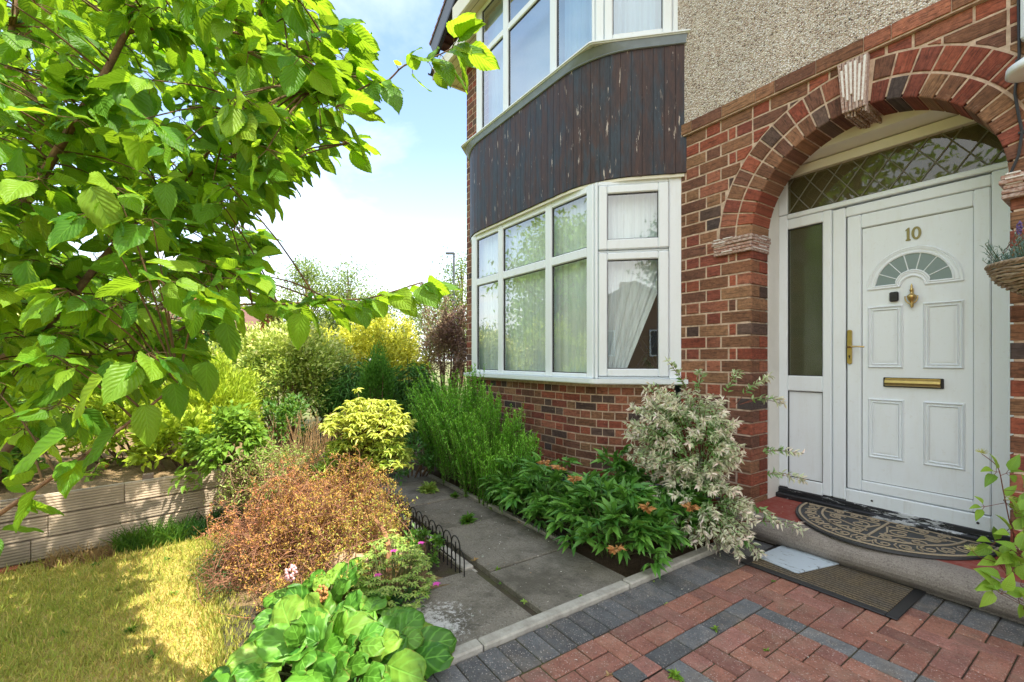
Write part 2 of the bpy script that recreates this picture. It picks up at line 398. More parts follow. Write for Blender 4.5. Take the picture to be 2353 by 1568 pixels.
# wall left of the bay
for k in range(60):
    z0 = .1+k*CH; xx = -5.93-.182*(k % 2); i = 0
    if z0 > 5.5: break
    while xx < -5.0:
        L = (ST if i % 2 == 0 else HD)-J; a, b = max(xx, -5.93), min(xx+L, -5.0)
        if b-a > .02: wall.prism([(a, z0), (b, z0), (b, z0+CH-J), (a, z0+CH-J)], YF, YF+.03, ident, bcol('s' if i % 2 == 0 else 'h'), 0, .005)
        xx += L+J; i += 1
YM = YF+.0045
def msheet(mb, x0, x1, z0, z1, y=YM, mi=1): mb.box(x0, x1, y, y+.22, z0, z1, mi=mi)
msheet(wall, -2.30, XL-.012, 0, ZT); msheet(wall, XR+.012, 1.3, 0, ZT); msheet(wall, -5.925, -5.0, 0, 5.6)
NA = 40     # mortar web over the arch
for i in range(NA):
    x0 = XL-.012+(XR-XL+.024)*i/NA; x1 = XL-.012+(XR-XL+.024)*(i+1)/NA
    zz = [ZC+math.sqrt(max(0, (RI+.02)**2-(x-XC)**2)) for x in (x0, x1)]
    vs = [(x0, YM, zz[0]), (x1, YM, zz[1]), (x1, YM, ZT), (x0, YM, ZT), (x0, YM+.22, zz[0]), (x1, YM+.22, zz[1])]
    wall.add(vs, [(0, 1, 2, 3), (0, 4, 5, 1)], mi=1)
wall.build('brick_wall', [M['brick'], M['mortar']], house)
# ---- arch voussoirs: two rings, inner ring runs the depth of the reveal
arch = MB()
def vouss(r0, r1, a0, a1, yb, col):
    n = 4; A = [a0+(a1-a0)*i/n for i in range(n+1)]
    poly = [(XC+r0*math.cos(a), ZC+r0*math.sin(a)) for a in A]+[(XC+r1*math.cos(a), ZC+r1*math.sin(a)) for a in reversed(A)]
    o = random.random()*9; rm = (r0+r1)/2
    uv = [(r0+o, (a-a0)*rm+o) for a in A]+[(r1+o, (a-a0)*rm+o) for a in reversed(A)]
    arch.prism(poly, YF-.003+random.uniform(-.002, .002), yb, ident, col, 0, .005, uv)
NV = 22; KEY = .105
for ring, (r0, r1, nv) in enumerate(((RI, RM-J*.6, 25), (RM+J*.6, RO, 25))):
    off = 0 if ring == 0 else 0
    for side in (0, 1):
        span = PI/2-KEY; n = 12; da = span/n
        for i in range(n):
            a0 = i*da+.009/(r0+r1)*2; a1 = (i+1)*da-.002
            if side == 0: a0, a1 = PI-a1, PI-a0
            vouss(r0, r1, a0, a1, YF+.235 if ring == 0 else YF+.03, bcol('a'))
ma = [PI*i/48 for i in range(49)]
for r, yb in ((RI+.006, YF+.232),):
    vs = [(XC+r*math.cos(a), y, ZC+r*math.sin(a)) for a in ma for y in (YM, yb)]
    arch.add(vs, [(2*i, 2*i+1, 2*i+3, 2*i+2) for i in range(48)], mi=1)
arch.build('arch', [M['brick'], M['mortar']], house)
# ---- tile keystone, imposts: layers of tile on edge with whitish worn faces
g = G('weathered tile layers'); t = g.tint(); o = g.obj(); n = g.noise(o, 60, 4, .7)
M['tile'] = g.done(g.pbr(g.mix(g.ramp(n, [(.42, 0.0), (.6, .6)]), t, (.62, .55, .50)), .9, g.bump(n, .8, .004), spec=.2))
ks = MB(); random.seed(5)
xt0, xt1, xb0, xb1, zt, zb = -1.165, -1.005, -1.140, -1.018, 3.030, 2.722
nt = 7
for i in range(nt):
    f0, f1 = i/nt, (i+1)/nt-.03; lt = random.random() < .5
    p = [(xb0+(xb1-xb0)*f0, zb), (xb0+(xb1-xb0)*f1, zb), (xt0+(xt1-xt0)*f1, zt), (xt0+(xt1-xt0)*f0, zt)]
    ks.prism(p, YF-.032-random.uniform(0, .006), YF+.15, ident, (.30, .17, .13) if not lt else (.38, .26, .22), 0, .003)
    q = (f0+f1)/2+.06
    if i < nt-1:
        za = zb+random.uniform(.02, .12); zz2 = zt-random.uniform(.01, .05); fa = (za-zb)/(zt-zb); fb = (zz2-zb)/(zt-zb)
        xa = xb0+(xb1-xb0)*q+(xt0-xb0)*fa*(1-2*q); xb_ = xb0+(xb1-xb0)*q+(xt0-xb0)*fb*(1-2*q); w = .0045
        ks.prism([(xa-w, za), (xa+w, za), (xb_+w*1.4, zz2), (xb_-w*1.4, zz2)], YF-.0395, YF+.1, ident, (.78, .76, .74), 0, .001)
for i in range(8):
    x = -1.135+.015*i; ks.box(x, x+.011, YF-.025+random.uniform(0, .02), YF+.235, 2.700+random.uniform(-.012, .01), 2.724, (.20, .10, .05), ch=.003)
ks.build('keystone', M['tile'], house)
for x0, x1 in ((-1.992, XL+.012), (-.462, -.165)):
    im = MB(); random.seed(int(x0*-100))
    for i in range(5):
        z0 = 1.998+i*.0238; e = random.uniform(-.006, .006)+(.012 if i > 2 else 0); c = (.30+random.uniform(-.05, .06), .17, .13)
        im.box(x0-e, x1+e, YF-.03-e, YF+.236, z0, z0+.0205, c, ch=.003)
        x = x0+.01
        for j in range(4):
            L = random.uniform(.04, .1)
            if random.random() < .6 and x+L < x1: im.box(x, x+L, YF-.036-e, YF-.02, z0+.019, z0+.0262, (.75, .72, .70), ch=.001)
            x += L+random.uniform(.0, .05)
        if x0 < -1.5:
            y = YF
            for j in range(3):
                L = random.uniform(.04, .08)
                if random.random() < .75: im.box(x1+e-.01, x1+e+.005, y, y+L, z0+.019, z0+.0262, (.75, .72, .70), ch=.001)
                y += L+.01
    im.build('impost', M['tile'], house)
# ---- projecting brick course and the pebbledash above
sc2 = MB(); x = -2.312; i = 0
while x < 1.3:
    L = (ST+.01 if i % 3 else HD+.01)-.004
    sc2.prism([(x, 3.046), (x+L, 3.046), (x+L, 3.130), (x, 3.130)], YF-.030, YF+.05, ident, tuple(q*1.05 for q in bcol('s')), 0, .004); x += L+.005; i += 1
sc2.box(-2.31, 1.3, YF-.022, YF+.1, 3.036, 3.126, mi=1)
sc2.build('string_course', [M['brick'], M['mortar']], house)
g = G('pebbledash'); o = g.obj(); v = g.vor(o, 92, 1, Randomness=1.0); d = g.vor(o, 92, 0); r = g.sep(v, 0); n = g.noise(o, 3, 4); v2 = g.vor(o, 120, 1)
c = g.ramp(r, [(0, (.10, .07, .055)), (.10, (.38, .26, .19)), (.26, (.60, .49, .40)), (.46, (.76, .69, .62)), (.68, (.86, .82, .78)), (.88, (.92, .90, .88)), (1, (.36, .20, .13))], 'CONSTANT')
c = g.mix(g.ramp(d, [(.30, 0.0), (.55, .85)]), c, (.52, .44, .36)); c = g.mix(.35, c, g.sep(v2, 0), 'OVERLAY')
c = g.mix(1.0, c, g.ramp(n, [(.3, .84), (.7, 1.04)]), 'MULTIPLY')
M['pebble'] = g.done(g.pbr(c, .85, g.bump(g.math('SUBTRACT', 1.0, d), 1.0, .012), spec=.3))
pb = MB(); pb.box(-2.318, 1.3, YF-.012, YF+.2, 3.130, 7.0); pb.build('pebbledash_wall', M['pebble'], house)
# ---- hidden shell: side, back, inner faces so that the house is solid
sh = MB(); sh.box(-5.93, -5.72, YF+.03, 9.5, 0, 6.0); sh.box(-5.72, 1.3, 9.3, 9.5, 0, 6.0); sh.box(1.3, 1.5, YF, 9.5, 0, 6.0)
sh.build('side_wall', [m_mortar('side brick', (.30, .12, .07), (.20, .08, .05))], house)
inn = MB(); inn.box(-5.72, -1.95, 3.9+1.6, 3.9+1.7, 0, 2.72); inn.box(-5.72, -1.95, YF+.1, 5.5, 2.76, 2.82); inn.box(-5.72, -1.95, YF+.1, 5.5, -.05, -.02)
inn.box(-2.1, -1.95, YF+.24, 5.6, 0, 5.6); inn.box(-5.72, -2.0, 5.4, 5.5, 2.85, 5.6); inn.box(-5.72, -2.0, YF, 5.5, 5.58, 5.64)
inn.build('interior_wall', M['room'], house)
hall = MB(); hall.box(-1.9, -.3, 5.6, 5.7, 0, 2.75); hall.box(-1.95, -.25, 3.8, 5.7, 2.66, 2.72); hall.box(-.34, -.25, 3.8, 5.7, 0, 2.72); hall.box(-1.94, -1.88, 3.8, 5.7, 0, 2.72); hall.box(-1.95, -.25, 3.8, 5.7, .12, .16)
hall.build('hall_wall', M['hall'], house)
# ================================================================== BAY
XM = -3.9035
def bay_path(d, tl=.36, n=9, back=3.3):
    """plan outline of the bay, offset d outwards, corners rounded over tangent length tl"""
    cx = -2.801+d*(math.sqrt(2)-1); cy = 2.805-d; ex = cx+(back-cy); pts = [(ex, back)]
    tl = max(tl, .001); a = (cx+tl*.7071, cy+tl*.7071); b = (cx-tl, cy)
    R = tl/math.tan(PI/8); ctr = (b[0], b[1]+R)
    for i in range(n+1):
        w = -PI/4-(PI/4)*i/n; pts.append((ctr[0]+R*math.cos(w), ctr[1]+R*math.sin(w)))
    return pts+[(2*XM-x, y) for x, y in reversed(pts)]
def resample(pts, step):
    out = [pts[0]]; 
    for a, b in zip(pts, pts[1:]):
        L = math.dist(a, b); k = max(1, int(round(L/step)))
        out += [(a[0]+(b[0]-a[0])*i/k, a[1]+(b[1]-a[1])*i/k) for i in range(1, k+1)]
    return out
class Path:
    def __init__(s, pts):
        s.p = pts; s.c = [0]
        for a, b in zip(pts, pts[1:]): s.c.append(s.c[-1]+math.dist(a, b))
        s.len = s.c[-1]
    def at(s, u):
        u = min(max(u, 0), s.len)
        for i in range(len(s.p)-1):
            if u <= s.c[i+1] or i == len(s.p)-2:
                a, b = s.p[i], s.p[i+1]; L = s.c[i+1]-s.c[i]; f = (u-s.c[i])/L if L else 0
                tx, ty = (b[0]-a[0])/L, (b[1]-a[1])/L
                return a[0]+tx*L*f, a[1]+ty*L*f, -ty, tx     # inward normal
    def map(s):
        def f(u, d, z):
            x, y, nx, ny = s.at(u); k = -1 if True else 1
            return (x+nx*d*k, y+ny*d*k, z)
        return f
def band(mb, pts, z0, z1, depth, mi=0, col=(1, 1, 1)):
    """solid strip following a plan path (outer face), with top and bottom"""
    m = len(pts); vs = []
    for i, (x, y) in enumerate(pts):
        a, b = pts[max(0, i-1)], pts[min(m-1, i+1)]; tx, ty = b[0]-a[0], b[1]-a[1]; l = math.hypot(tx, ty)
        nx, ny = (ty/l, -tx/l)        # inward for this winding
        q = (x+nx*depth, y+ny*depth); vs += [(x, y, z0), (x, y, z1), (*q, z1), (*q, z0)]
    mb.add(vs, [(i*4+k, i*4+(k+1) % 4, (i+1)*4+(k+1) % 4, (i+1)*4+k) for i in range(m-1) for k in range(4)], col, mi)
bb = MB(); P0 = Path(bay_path(-.035)); fm = P0.map(); random.seed(21)
sgn = 1 if fm(1.5, .1, 0)[1] > fm(1.5, 0, 0)[1] else -1
fin = lambda u, d, z: fm(u, d*sgn, z)
zb0 = .18
for k in range(12):
    z0 = zb0+k*.0725; i = 0; u = -(k % 2)*.166; z1 = z0+.0725-.011
    if z1 > .985: break
    while u < P0.len-.02:
        L = (.222 if i % 2 == 0 else .11)-.011
        if k == 10 or k == 11: L = .10
        a, b = max(u, 0.0), min(u+L, P0.len)
        if b-a > .03: bb.prism([(a, z0), (b, z0), (b, z1), (a, z1)], 0, .03, fin, bcol('b'), 0, .004)
        u += L+.011; i += 1
bp = [fin(u, .006, 0)[:2] for u in np.linspace(0, P0.len, 80)]
band(bb, bp, 0, 1.0, .1, 1)
bb.build('bay_brick_base', [M['brick'], M['mortar']], house)
pl = MB(); P1 = Path(bay_path(-.02)); f1 = P1.map(); fi1 = lambda u, d, z: f1(u, d*sgn, z); u = 0
M['bluebrick'] = m_simple('blue engineering brick', (.035, .045, .065), .45, nscale=30, var=.35)
while u < P1.len-.02:
    L = .21; pl.prism([(u, .0), (min(u+L, P1.len), .0), (min(u+L, P1.len), .155), (u, .155)], 0, .05, fi1, (1, 1, 1), 0, .006); u += L+.01
pl.build('plinth', M['bluebrick'], house)
for x0, x1 in ((-2.3, XL), (XR, 1.3)):
    x = x0; pl = MB()
    while x < x1-.02: L = min(.22, x1-x); pl.box(x, x+L-.008, YF-.02, YF+.22, 0, .155, ch=.006); x += L
    pl.build('plinth', M['bluebrick'], house)
# ---- timber cladding
g = G('weathered cladding'); o = g.obj(); t = g.tint(); s_ = g.map(o, (1, 1, .10)); n = g.noise(g.map(o, (1, 1, .22)), 8, 6, .7); n2 = g.noise(g.map(o, (1, 1, .16)), 34, 5, .75); n3 = g.noise(g.map(o, (1, 1, .15)), 34, 5, .7); n4 = g.noise(o, 5, 2)
c = g.mix(g.ramp(g.math('ADD', g.math('ADD', .25, g.math('MULTIPLY', g.sep(t, 0), .38)), g.math('MULTIPLY', g.math('SUBTRACT', n, .5), 4.0)), [(.25, 0.0), (.75, 1.0)]), (.070, .040, .036), (.040, .056, .076))
c = g.mix(g.ramp(n2, [(.34, .9), (.6, 0.0)]), c, (.013, .011, .014)); c = g.mix(g.ramp(n2, [(.62, 0.0), (.75, .5)]), c, (.10, .105, .115))
fl = g.math('MULTIPLY', g.ramp(n3, [(.628, 0.0), (.648, 1.0)]), g.ramp(n4, [(.40, 0.0), (.54, 1.0)]))
c = g.mix(fl, c, (.50, .43, .38))
M['clad'] = g.done(g.pbr(c, g.ramp(n2, [(.3, .45), (.7, .7)]), g.bump(g.math('ADD', n2, fl), .5, .004), spec=.35))
cl = MB(); PC = Path(bay_path(.045, .40)); fc = PC.map(); fic = lambda u, d, z: fc(u, d*sgn, z); u = 0; random.seed(3)
while u < PC.len-.01:
    L = min(.088, PC.len-u); r = random.uniform(.2, .8); c = (r, r, r)
    cl.prism([(u+.0012, 2.742+random.uniform(-.004, .004)), (u+L-.0012, 2.742), (u+L-.0012, 3.83), (u+.0012, 3.83)], random.uniform(0, .0015), .03, fic, c, 0, .0022); u += L
band(cl, [fic(u, .012, 0)[:2] for u in np.linspace(0, PC.len, 70)], 2.75, 3.82, .1)
cl.build('timber_cladding', M['clad'], house)
ss = MB(); band(ss, bay_path(.03, .38), 2.716, 2.741, .25); ss.build('cladding_soffit', M['cream'], house)
lf = MB()
prev = None
pa, pb_ = bay_path(.052, .40), bay_path(.066, .20)
vs = []
for (a, b) in zip(pa, pb_): vs += [(b[0], b[1], 3.866), (a[0], a[1], 3.800)]
lf.add(vs, [(2*i, 2*i+1, 2*i+3, 2*i+2) for i in range(len(pa)-1)]); band(lf, bay_path(.060, .39), 3.796, 3.803, .05); lf.build('lead_flashing', M['lead'], house, True)
# ---- windows.  local frame (s, d, z): s along the facet, d outwards
def pane_face(p0, p1):
    L = math.dist(p0, p1); tx, ty = (p1[0]-p0[0])/L, (p1[1]-p0[1])/L; nx, ny = ty, -tx
    return lambda s, d, z: (p0[0]+tx*s+nx*d, p0[1]+ty*s+ny*d, z)
def frame_grid(mb, Mf, sb, zb_, d0=-.05, d1=0.0, ch=.008):
    """sb: list of (s0,s1) uprights; zb_: list of (z0,z1,s0,s1) rails butted between uprights"""
    for (a, b, z0, z1) in sb: mb.box(a, b, -d1, -d0, z0, z1, ch=ch, M=lambda x, y, z: Mf(x, -y, z))
    for (z0, z1, a, b) in zb_: mb.box(a, b, -d1+.002, -d0, z0, z1, ch=ch, M=lambda x, y, z: Mf(x, -y, z))
def sheet(Mf, s0, s1, z0, z1, d, mat, name, parent):
    mb = MB(); mb.add([Mf(s0, -d, z0), Mf(s1, -d, z0), Mf(s1, -d, z1), Mf(s0, -d, z1)], [(0, 1, 2, 3)]); return mb.build(name, mat, parent)
def gaskets(mb, Mf, s0, s1, z0, z1, d=-.017, w=.007):
    for a, b, c, e in ((s0, s0+w, z0, z1), (s1-w, s1, z0, z1), (s0+w, s1-w, z0, z0+w), (s0+w, s1-w, z1-w, z1)):
        mb.box(a, b, -d, -d+.02, c, e, mi=1, M=lambda x, y, z: Mf(x, -y, z))
def bay_window(name, fy, xl, xs, z_bot, z_top, g_bot, tr0, tr1, g_top, facet, glass, label=None):
    """fy: plane of the front lights; xs: three (x0,x1) glass openings; facet: dict for the splayed casement"""
    F = pane_face((xl, fy), (-2.80, fy)); off = xl; mb = MB(); S = lambda x: x-xl; xr = -2.818
    ups = [(0, S(xs[0][0]), z_bot, z_top), (S(xs[0][1]), S(xs[1][0]), z_bot, z_top), (S(xs[1][1]), S(xs[2][0]), z_bot, z_top), (S(xs[2][1]), S(xr), z_bot, z_top)]
    rails = []
    for x0, x1 in xs:
        a, b = S(x0), S(x1)
        rails += [(z_bot, g_bot, a, b), (tr0, tr1, a, b), (g_top, z_top, a, b)]
    frame_grid(mb, F, ups, rails)
    ss_ = []
    for x0, x1 in xs:
        for z0, z1 in ((g_bot, tr0), (tr1, g_top)):
            gaskets(mb, F, S(x0), S(x1), z0, z1); ss_.append((F, S(x0), S(x1), z0, z1, -.024))
    # splayed facet, measured from the house wall outwards
    K = pane_face((-2.806+.012, fy-.0-.0), (-2.306, fy+.488)); Lf = math.dist((-2.794, fy), (-2.306, fy+.488)); q = lambda s: Lf+s
    fr = facet
    frame_grid(mb, K, [(0.0, q(fr['o'][0]), z_bot, z_top), (q(fr['o'][1]), Lf+.02, z_bot, z_top)], [(z_bot, fr['sash'][0][0], q(fr['o'][0]), q(fr['o'][1])), (fr['sash'][-1][1], z_top, q(fr['o'][0]), q(fr['o'][1]))])
    for i in range(len(fr['sash'])-1): frame_grid(mb, K, [], [(fr['sash'][i][1], fr['sash'][i+1][0], q(fr['o'][0]), q(fr['o'][1]))], d1=-.008)
    for (z0, z1), (g0, g1) in zip(fr['sash'], fr['glass']):
        a, b = q(fr['o'][0])+.004, q(fr['o'][1])-.004; ga, gb = q(fr['g'][0]), q(fr['g'][1]); z0 += .004; z1 -= .004
        frame_grid(mb, K, [(a, ga, z0, z1), (gb, b, z0, z1)], [(z0, g0, ga, gb), (g1, z1, ga, gb)], d0=-.04, d1=.016)
        gaskets(mb, K, ga, gb, g0, g1, d=-.004); ss_.append((K, ga, gb, g0, g1, -.012))
    # left splay (out of view, mirrors the right one)
    A, B = (2*XM+2.306, fy+.488), (xl-.004, fy+.004); KL = pane_face(A, B); Ll = math.dist(A, B)
    frame_grid(mb, KL, [(0, .08, z_bot, z_top), (Ll-.09, Ll-.005, z_bot, z_top)], [(z_bot, g_bot+.05, .08, Ll-.09), (g_top-.05, z_top, .08, Ll-.09)]); ss_.append((KL, .08, Ll-.09, g_bot+.05, g_top-.05, -.02))
    w = mb.build(name, [M['upvc'], M['gasket']], house)
    for a in ss_: sheet(*a[:5], a[5]*-1, glass, 'pane', w)
    return w, F, K, q
lw, LF, LK, lq = bay_window('bay_window', 2.805, -4.918, [(-4.80, -4.319), (-4.222, -3.472), (-3.379, -2.90)], 1.045, 2.725, 1.087, 2.105, 2.190, 2.662,
    dict(o=(-.662, -.082), g=(-.585, -.168), sash=[(1.062, 2.118), (2.138, 2.690)], glass=[(1.130, 2.053), (2.228, 2.617)]), M['glass'])
uw, UF, UK, uq = bay_window('bay_window', 2.815, -4.815, [(-4.697, -4.233), (-4.138, -3.415), (-3.322, -2.848)], 3.885, 5.44, 3.920, 4.830, 4.905, 5.392,
    dict(o=(-.62, -.06), g=(-.547, -.140), sash=[(3.90, 5.36)], glass=[(3.973, 5.29)]), M['glass_up'])
for nm, z0, z1, d0 in (('sill', 1.000, 1.045, .055), ('sill', 3.866, 3.886, .085)):
    s2 = MB(); band(s2, bay_path(d0, .03), z0+.008, z1, .18); band(s2, bay_path(d0-.012, .03), z0, z0+.008, .15); s2.build(nm, M['upvc'], lw if z0 < 2 else uw)
# ---- roof, eaves, verge
g = G('roof tile'); o = g.obj(); n = g.noise(o, 12, 4); M['rooftile'] = g.done(g.pbr(g.mix(n, (.10, .05, .035), (.20, .10, .07)), .85, g.bump(n, .4, .01)))
VY = 2.93; PX, PZ = -3.9, 7.50; FXL, FZL = -6.35, 5.95
rf = MB()
for s in (-1, 1):
    fx = FXL if s < 0 else -1.2; fz = FZL if s < 0 else 5.77
    dx, dz = PX-fx, PZ-fz; L = math.hypot(dx, dz); ux, uz = dx/L, dz/L; nx, nz = (-uz*s*-1, abs(ux)) if s > 0 else (-uz, ux)
    k = 0; a = 0
    while a < L:
        b = min(L, a+.12); t0, t1 = .055, .035
        p = [(fx+ux*a, fz+uz*a), (fx+ux*b, fz+uz*b)]
        vs = []
        for (x, z), tt in zip(p, (t0, t1)):
            for y in (VY-.03, 9.6): vs += [(x, y, z), (x+nx*tt, y, z+nz*tt)]
        rf.add(vs, [(0, 1, 5, 4), (2, 3, 7, 6), (1, 3, 7, 5), (0, 1, 3, 2), (4, 5, 7, 6)]); a += .115
rf.add([(-1.2, 2.95, 5.77), (1.6, 2.95, 5.77), (1.6, 6.4, 8.0), (-3.9, 6.4, 8.0), (1.6, 9.7, 5.77), (-6.35, 9.7, 5.77)], [(0, 1, 2, 3), (3, 2, 4, 5)])
rf.add([(.38, 2.38, 5.72), (4.6, 2.38, 5.72), (4.6, 6.4, 8.0), (.38, 6.4, 8.0), (.38, 2.95, 5.73), (.38, 6.4, 7.9)], [(0, 1, 2, 3), (0, 4, 5, 3)])  # projecting right-hand roof, added out of view to shade the near path slab
rf.build('roof', M['rooftile'], house)
ux, uz = (PX-FXL), (PZ-FZL); L = math.hypot(ux, uz); ux /= L; uz /= L
def rake(mb, o0, o1, y0, y1, s0=-.0, s1=L, mi=0):
    """board along the left verge: perpendicular offsets o0..o1 below the roof line"""
    vs = []
    for s in (s0, s1):
        for y in (y0, y1):
            for o_ in (o0, o1): vs.append((FXL+ux*s+uz*o_, y, FZL+uz*s-ux*o_))
    mb.add(vs, [(0, 1, 3, 2), (4, 5, 7, 6), (0, 1, 5, 4), (2, 3, 7, 6), (0, 2, 6, 4), (1, 3, 7, 5)], mi=mi)
bgd = MB(); rake(bgd, .0, .25, VY-.02, VY+.015); rake(bgd, .25, .29, VY-.025, VY+.03, mi=1); bgd.build('verge_board', [M['grey'], M['black']], house)
fb = MB(); rake(fb, .02, .27, VY+.05, VY+.09, .45); fb.build('bargeboard', M['cream'], house)
gt = MB()
for i in range(9): pass
hx = [(-6.42+.065*math.cos(a), 5.62+.065*math.sin(a)) for a in np.linspace(PI, 2*PI, 8)]
gt.add([(x, y, z) for x, z in hx for y in (VY, 9.6)], [(2*i, 2*i+1, 2*i+3, 2*i+2) for i in range(7)]); gt.build('gutter', M['black'], house)
gb = MB()     # gable brick behind the verge
gb.add([(-5.93, YF+.01, 5.5), (-1.9, YF+.01, 5.5), (-1.9, YF+.01, 6.2), (PX, YF+.01, 7.4), (-5.93, YF+.01, 6.15)], [(0, 1, 2, 3, 4)]); gb.build('gable_wall', [m_mortar('gable brick', (.22, .09, .05), (.14, .06, .035))], house)
g = G('slatted soffit'); o = g.obj(); y = g.n('ShaderNodeSeparateXYZ', 1, Vector=o); w = g.math('FRACT', g.math('MULTIPLY', y, 9.5)); M['soffit'] = g.done(g.pbr(g.mix(g.ramp(w, [(.05, 1.0), (.09, 0.0)]), (.60, .55, .40), (.12, .10, .07)), .6, g.bump(w, .3, .004)))
so = MB(); so.box(-6.38, -4.95, VY+.09, YF, 5.52, 5.56); so.box(-6.40, -5.93, YF, 9.6, 5.52, 5.56); so.box(-5.0, -2.6, 2.66, YF, 5.442, 5.47); so.box(-2.6, .42, 2.95, YF-.02, 5.52, 5.56); so.box(.42, 4.5, 2.40, YF-.02, 5.52, 5.56); so.build('soffit', M['soffit'], house)  # last box closes the added shading eave on the right
fs = MB(); fs.box(-5.06, -2.62, 2.63, 2.66, 5.40, 5.60, ch=.004); fs.box(-5.09, -5.06, 2.63, 3.2, 5.40, 5.60, ch=.004); fs.box(-6.42, -5.10, VY+.05, VY+.09, 5.50, 5.66, ch=.004); fs.box(-6.44, -6.40, VY+.05, 9.6, 5.50, 5.70, ch=.004); fs.box(-2.6, .40, 2.92, 2.95, 5.50, 5.72, ch=.004); fs.box(.40, 4.5, 2.37, 2.40, 5.50, 5.72, ch=.004); fs.box(.37, .40, 2.37, 2.95, 5.50, 5.72, ch=.004); fs.build('fascia', M['cream'], house)  # last two boxes edge the unseen right eave added for its shadow
# ================================================================== PORCH AND DOOR
YD = 3.70
po = MB()
n = 40
for i in range(n):      # plaster lunette behind the arch, level soffit behind it
    xs_ = [XL+(XR-XL)*k/n for k in (i, i+1)]
    zz = [min(2.72, max(2.66, 0)) for _ in xs_]
    zt_ = [ZC+math.sqrt(max(0, (RI+.03)**2-(x-XC)**2))+.02 for x in xs_]
    if max(zt_) > 2.665: po.add([(xs_[0], YF+.236, 2.665), (xs_[1], YF+.236, 2.665), (xs_[1], YF+.236, max(zt_[1], 2.67)), (xs_[0], YF+.236, max(zt_[0], 2.67))], [(0, 1, 2, 3)])
po.add([(XL-.05, YF+.236, 2.665), (XR+.05, YF+.236, 2.665), (XR+.05, YD+.05, 2.645), (XL-.05, YD+.05, 2.645)], [(0, 1, 2, 3)])
po.box(XL-.05, XL+.002, YF+.238, YD+.02, .155, 2.66); po.box(XR-.002, XR+.05, YF+.238, YD+.02, .155, 2.66)
po.build('porch_plaster', M['white'], house)
hb = MB(); hb.box(-1.70, -.45, YD-.03, YD+.05, 2.580, 2.643, ch=.004); hb.build('porch_head_board', M['cream'], house)
fr = MB(); U = dict(ch=.006)
D0, D1 = YD, YD+.06
for a in ((-1.712, -1.650, .235, 2.31), (-1.414, -1.357, .235, 2.273), (-.567, -.497, .235, 2.273)): fr.box(a[0], a[1], D0, D1, a[2], a[3], **U)
fr.box(-1.349, -1.271, D0-.004, D1, .235, 2.262, **U)
fr.box(-1.650, -1.414, D0+.002, D1, .225, .318, **U); fr.box(-1.650, -1.414, D0+.002, D1, .973, 1.087, **U); fr.box(-1.650, -1.414, D0+.002, D1, 2.199, 2.273, **U)
fr.box(-1.357, -1.349, D0+.02, D1, .235, 2.27); fr.box(-1.271, -.567, D0-.001, D1, 2.195, 2.262, **U)
fr.box(-1.271, -.567, D0-.004, D1, .225, .316, **U); fr.box(-1.650, -.497, D0-.006, D1, 2.276, 2.312, **U); fr.box(-1.712, -1.650, D0-.004, D1, 2.314, 2.58, **U); fr.box(-.505, -.44, D0-.004, D1, .2, 2.58, **U)
for x, z in ((-1.12, .268), (-.62, .268)): fr.lathe([(0, -.004), (.007, -.004), (.007, .002)], (x, D0-.004, z), 8, mi=1, ax=(0, 1, 0))
df = fr.build('door_frame', [M['upvc'], M['gasket']], house)
sl = MB(); sl.box(-1.650, -1.414, D0+.022, D0+.04, .322, .970); sl.build('side_panel', M['upvc'], house)
gk = MB(); I3 = lambda s, d, z: (s, YD-d, z)
gaskets(gk, I3, -1.650, -1.414, 1.087, 2.199, d=-.010, w=.006); gaskets(gk, I3, -1.650, -1.414, .318, .973, d=-.012, w=.005)
slw = gk.build('sidelight', [M['upvc'], M['gasket']], house); sheet(I3, -1.646, -1.418, 1.09, 2.196, .022, M['obscure'], 'pane', slw)
M['lead_gls'] = m_glass('leaded glass', (.60, .60, .42), 1.0, .02, .02, .6, (.15, .135, .065))
tl_ = MB(); A0, A1, B0, B1 = -1.650, -.505, 2.312, 2.580
w_, h_ = .178, .238; k = -4
lead_c = MB()
for s in (1, -1):
    for i in range(-6, 16):
        pts = []
        for j in range(41):
            z = B0+(B1-B0)*j/40; x = A0+i*w_*.86+s*(z-B0)/h_*w_
            if A0 < x < A1: pts.append((x, YD+.012, z))
        if len(pts) > 2: lead_c.tube([pts[0], pts[-1]], .0045, n=5)
trw = lead_c.build('leaded_fanlight', m_simple('lead came', (.17, .165, .12), .55, .2), house)
sheet(I3, A0, A1, B0, B1, .016, M['lead_gls'], 'pane', trw)
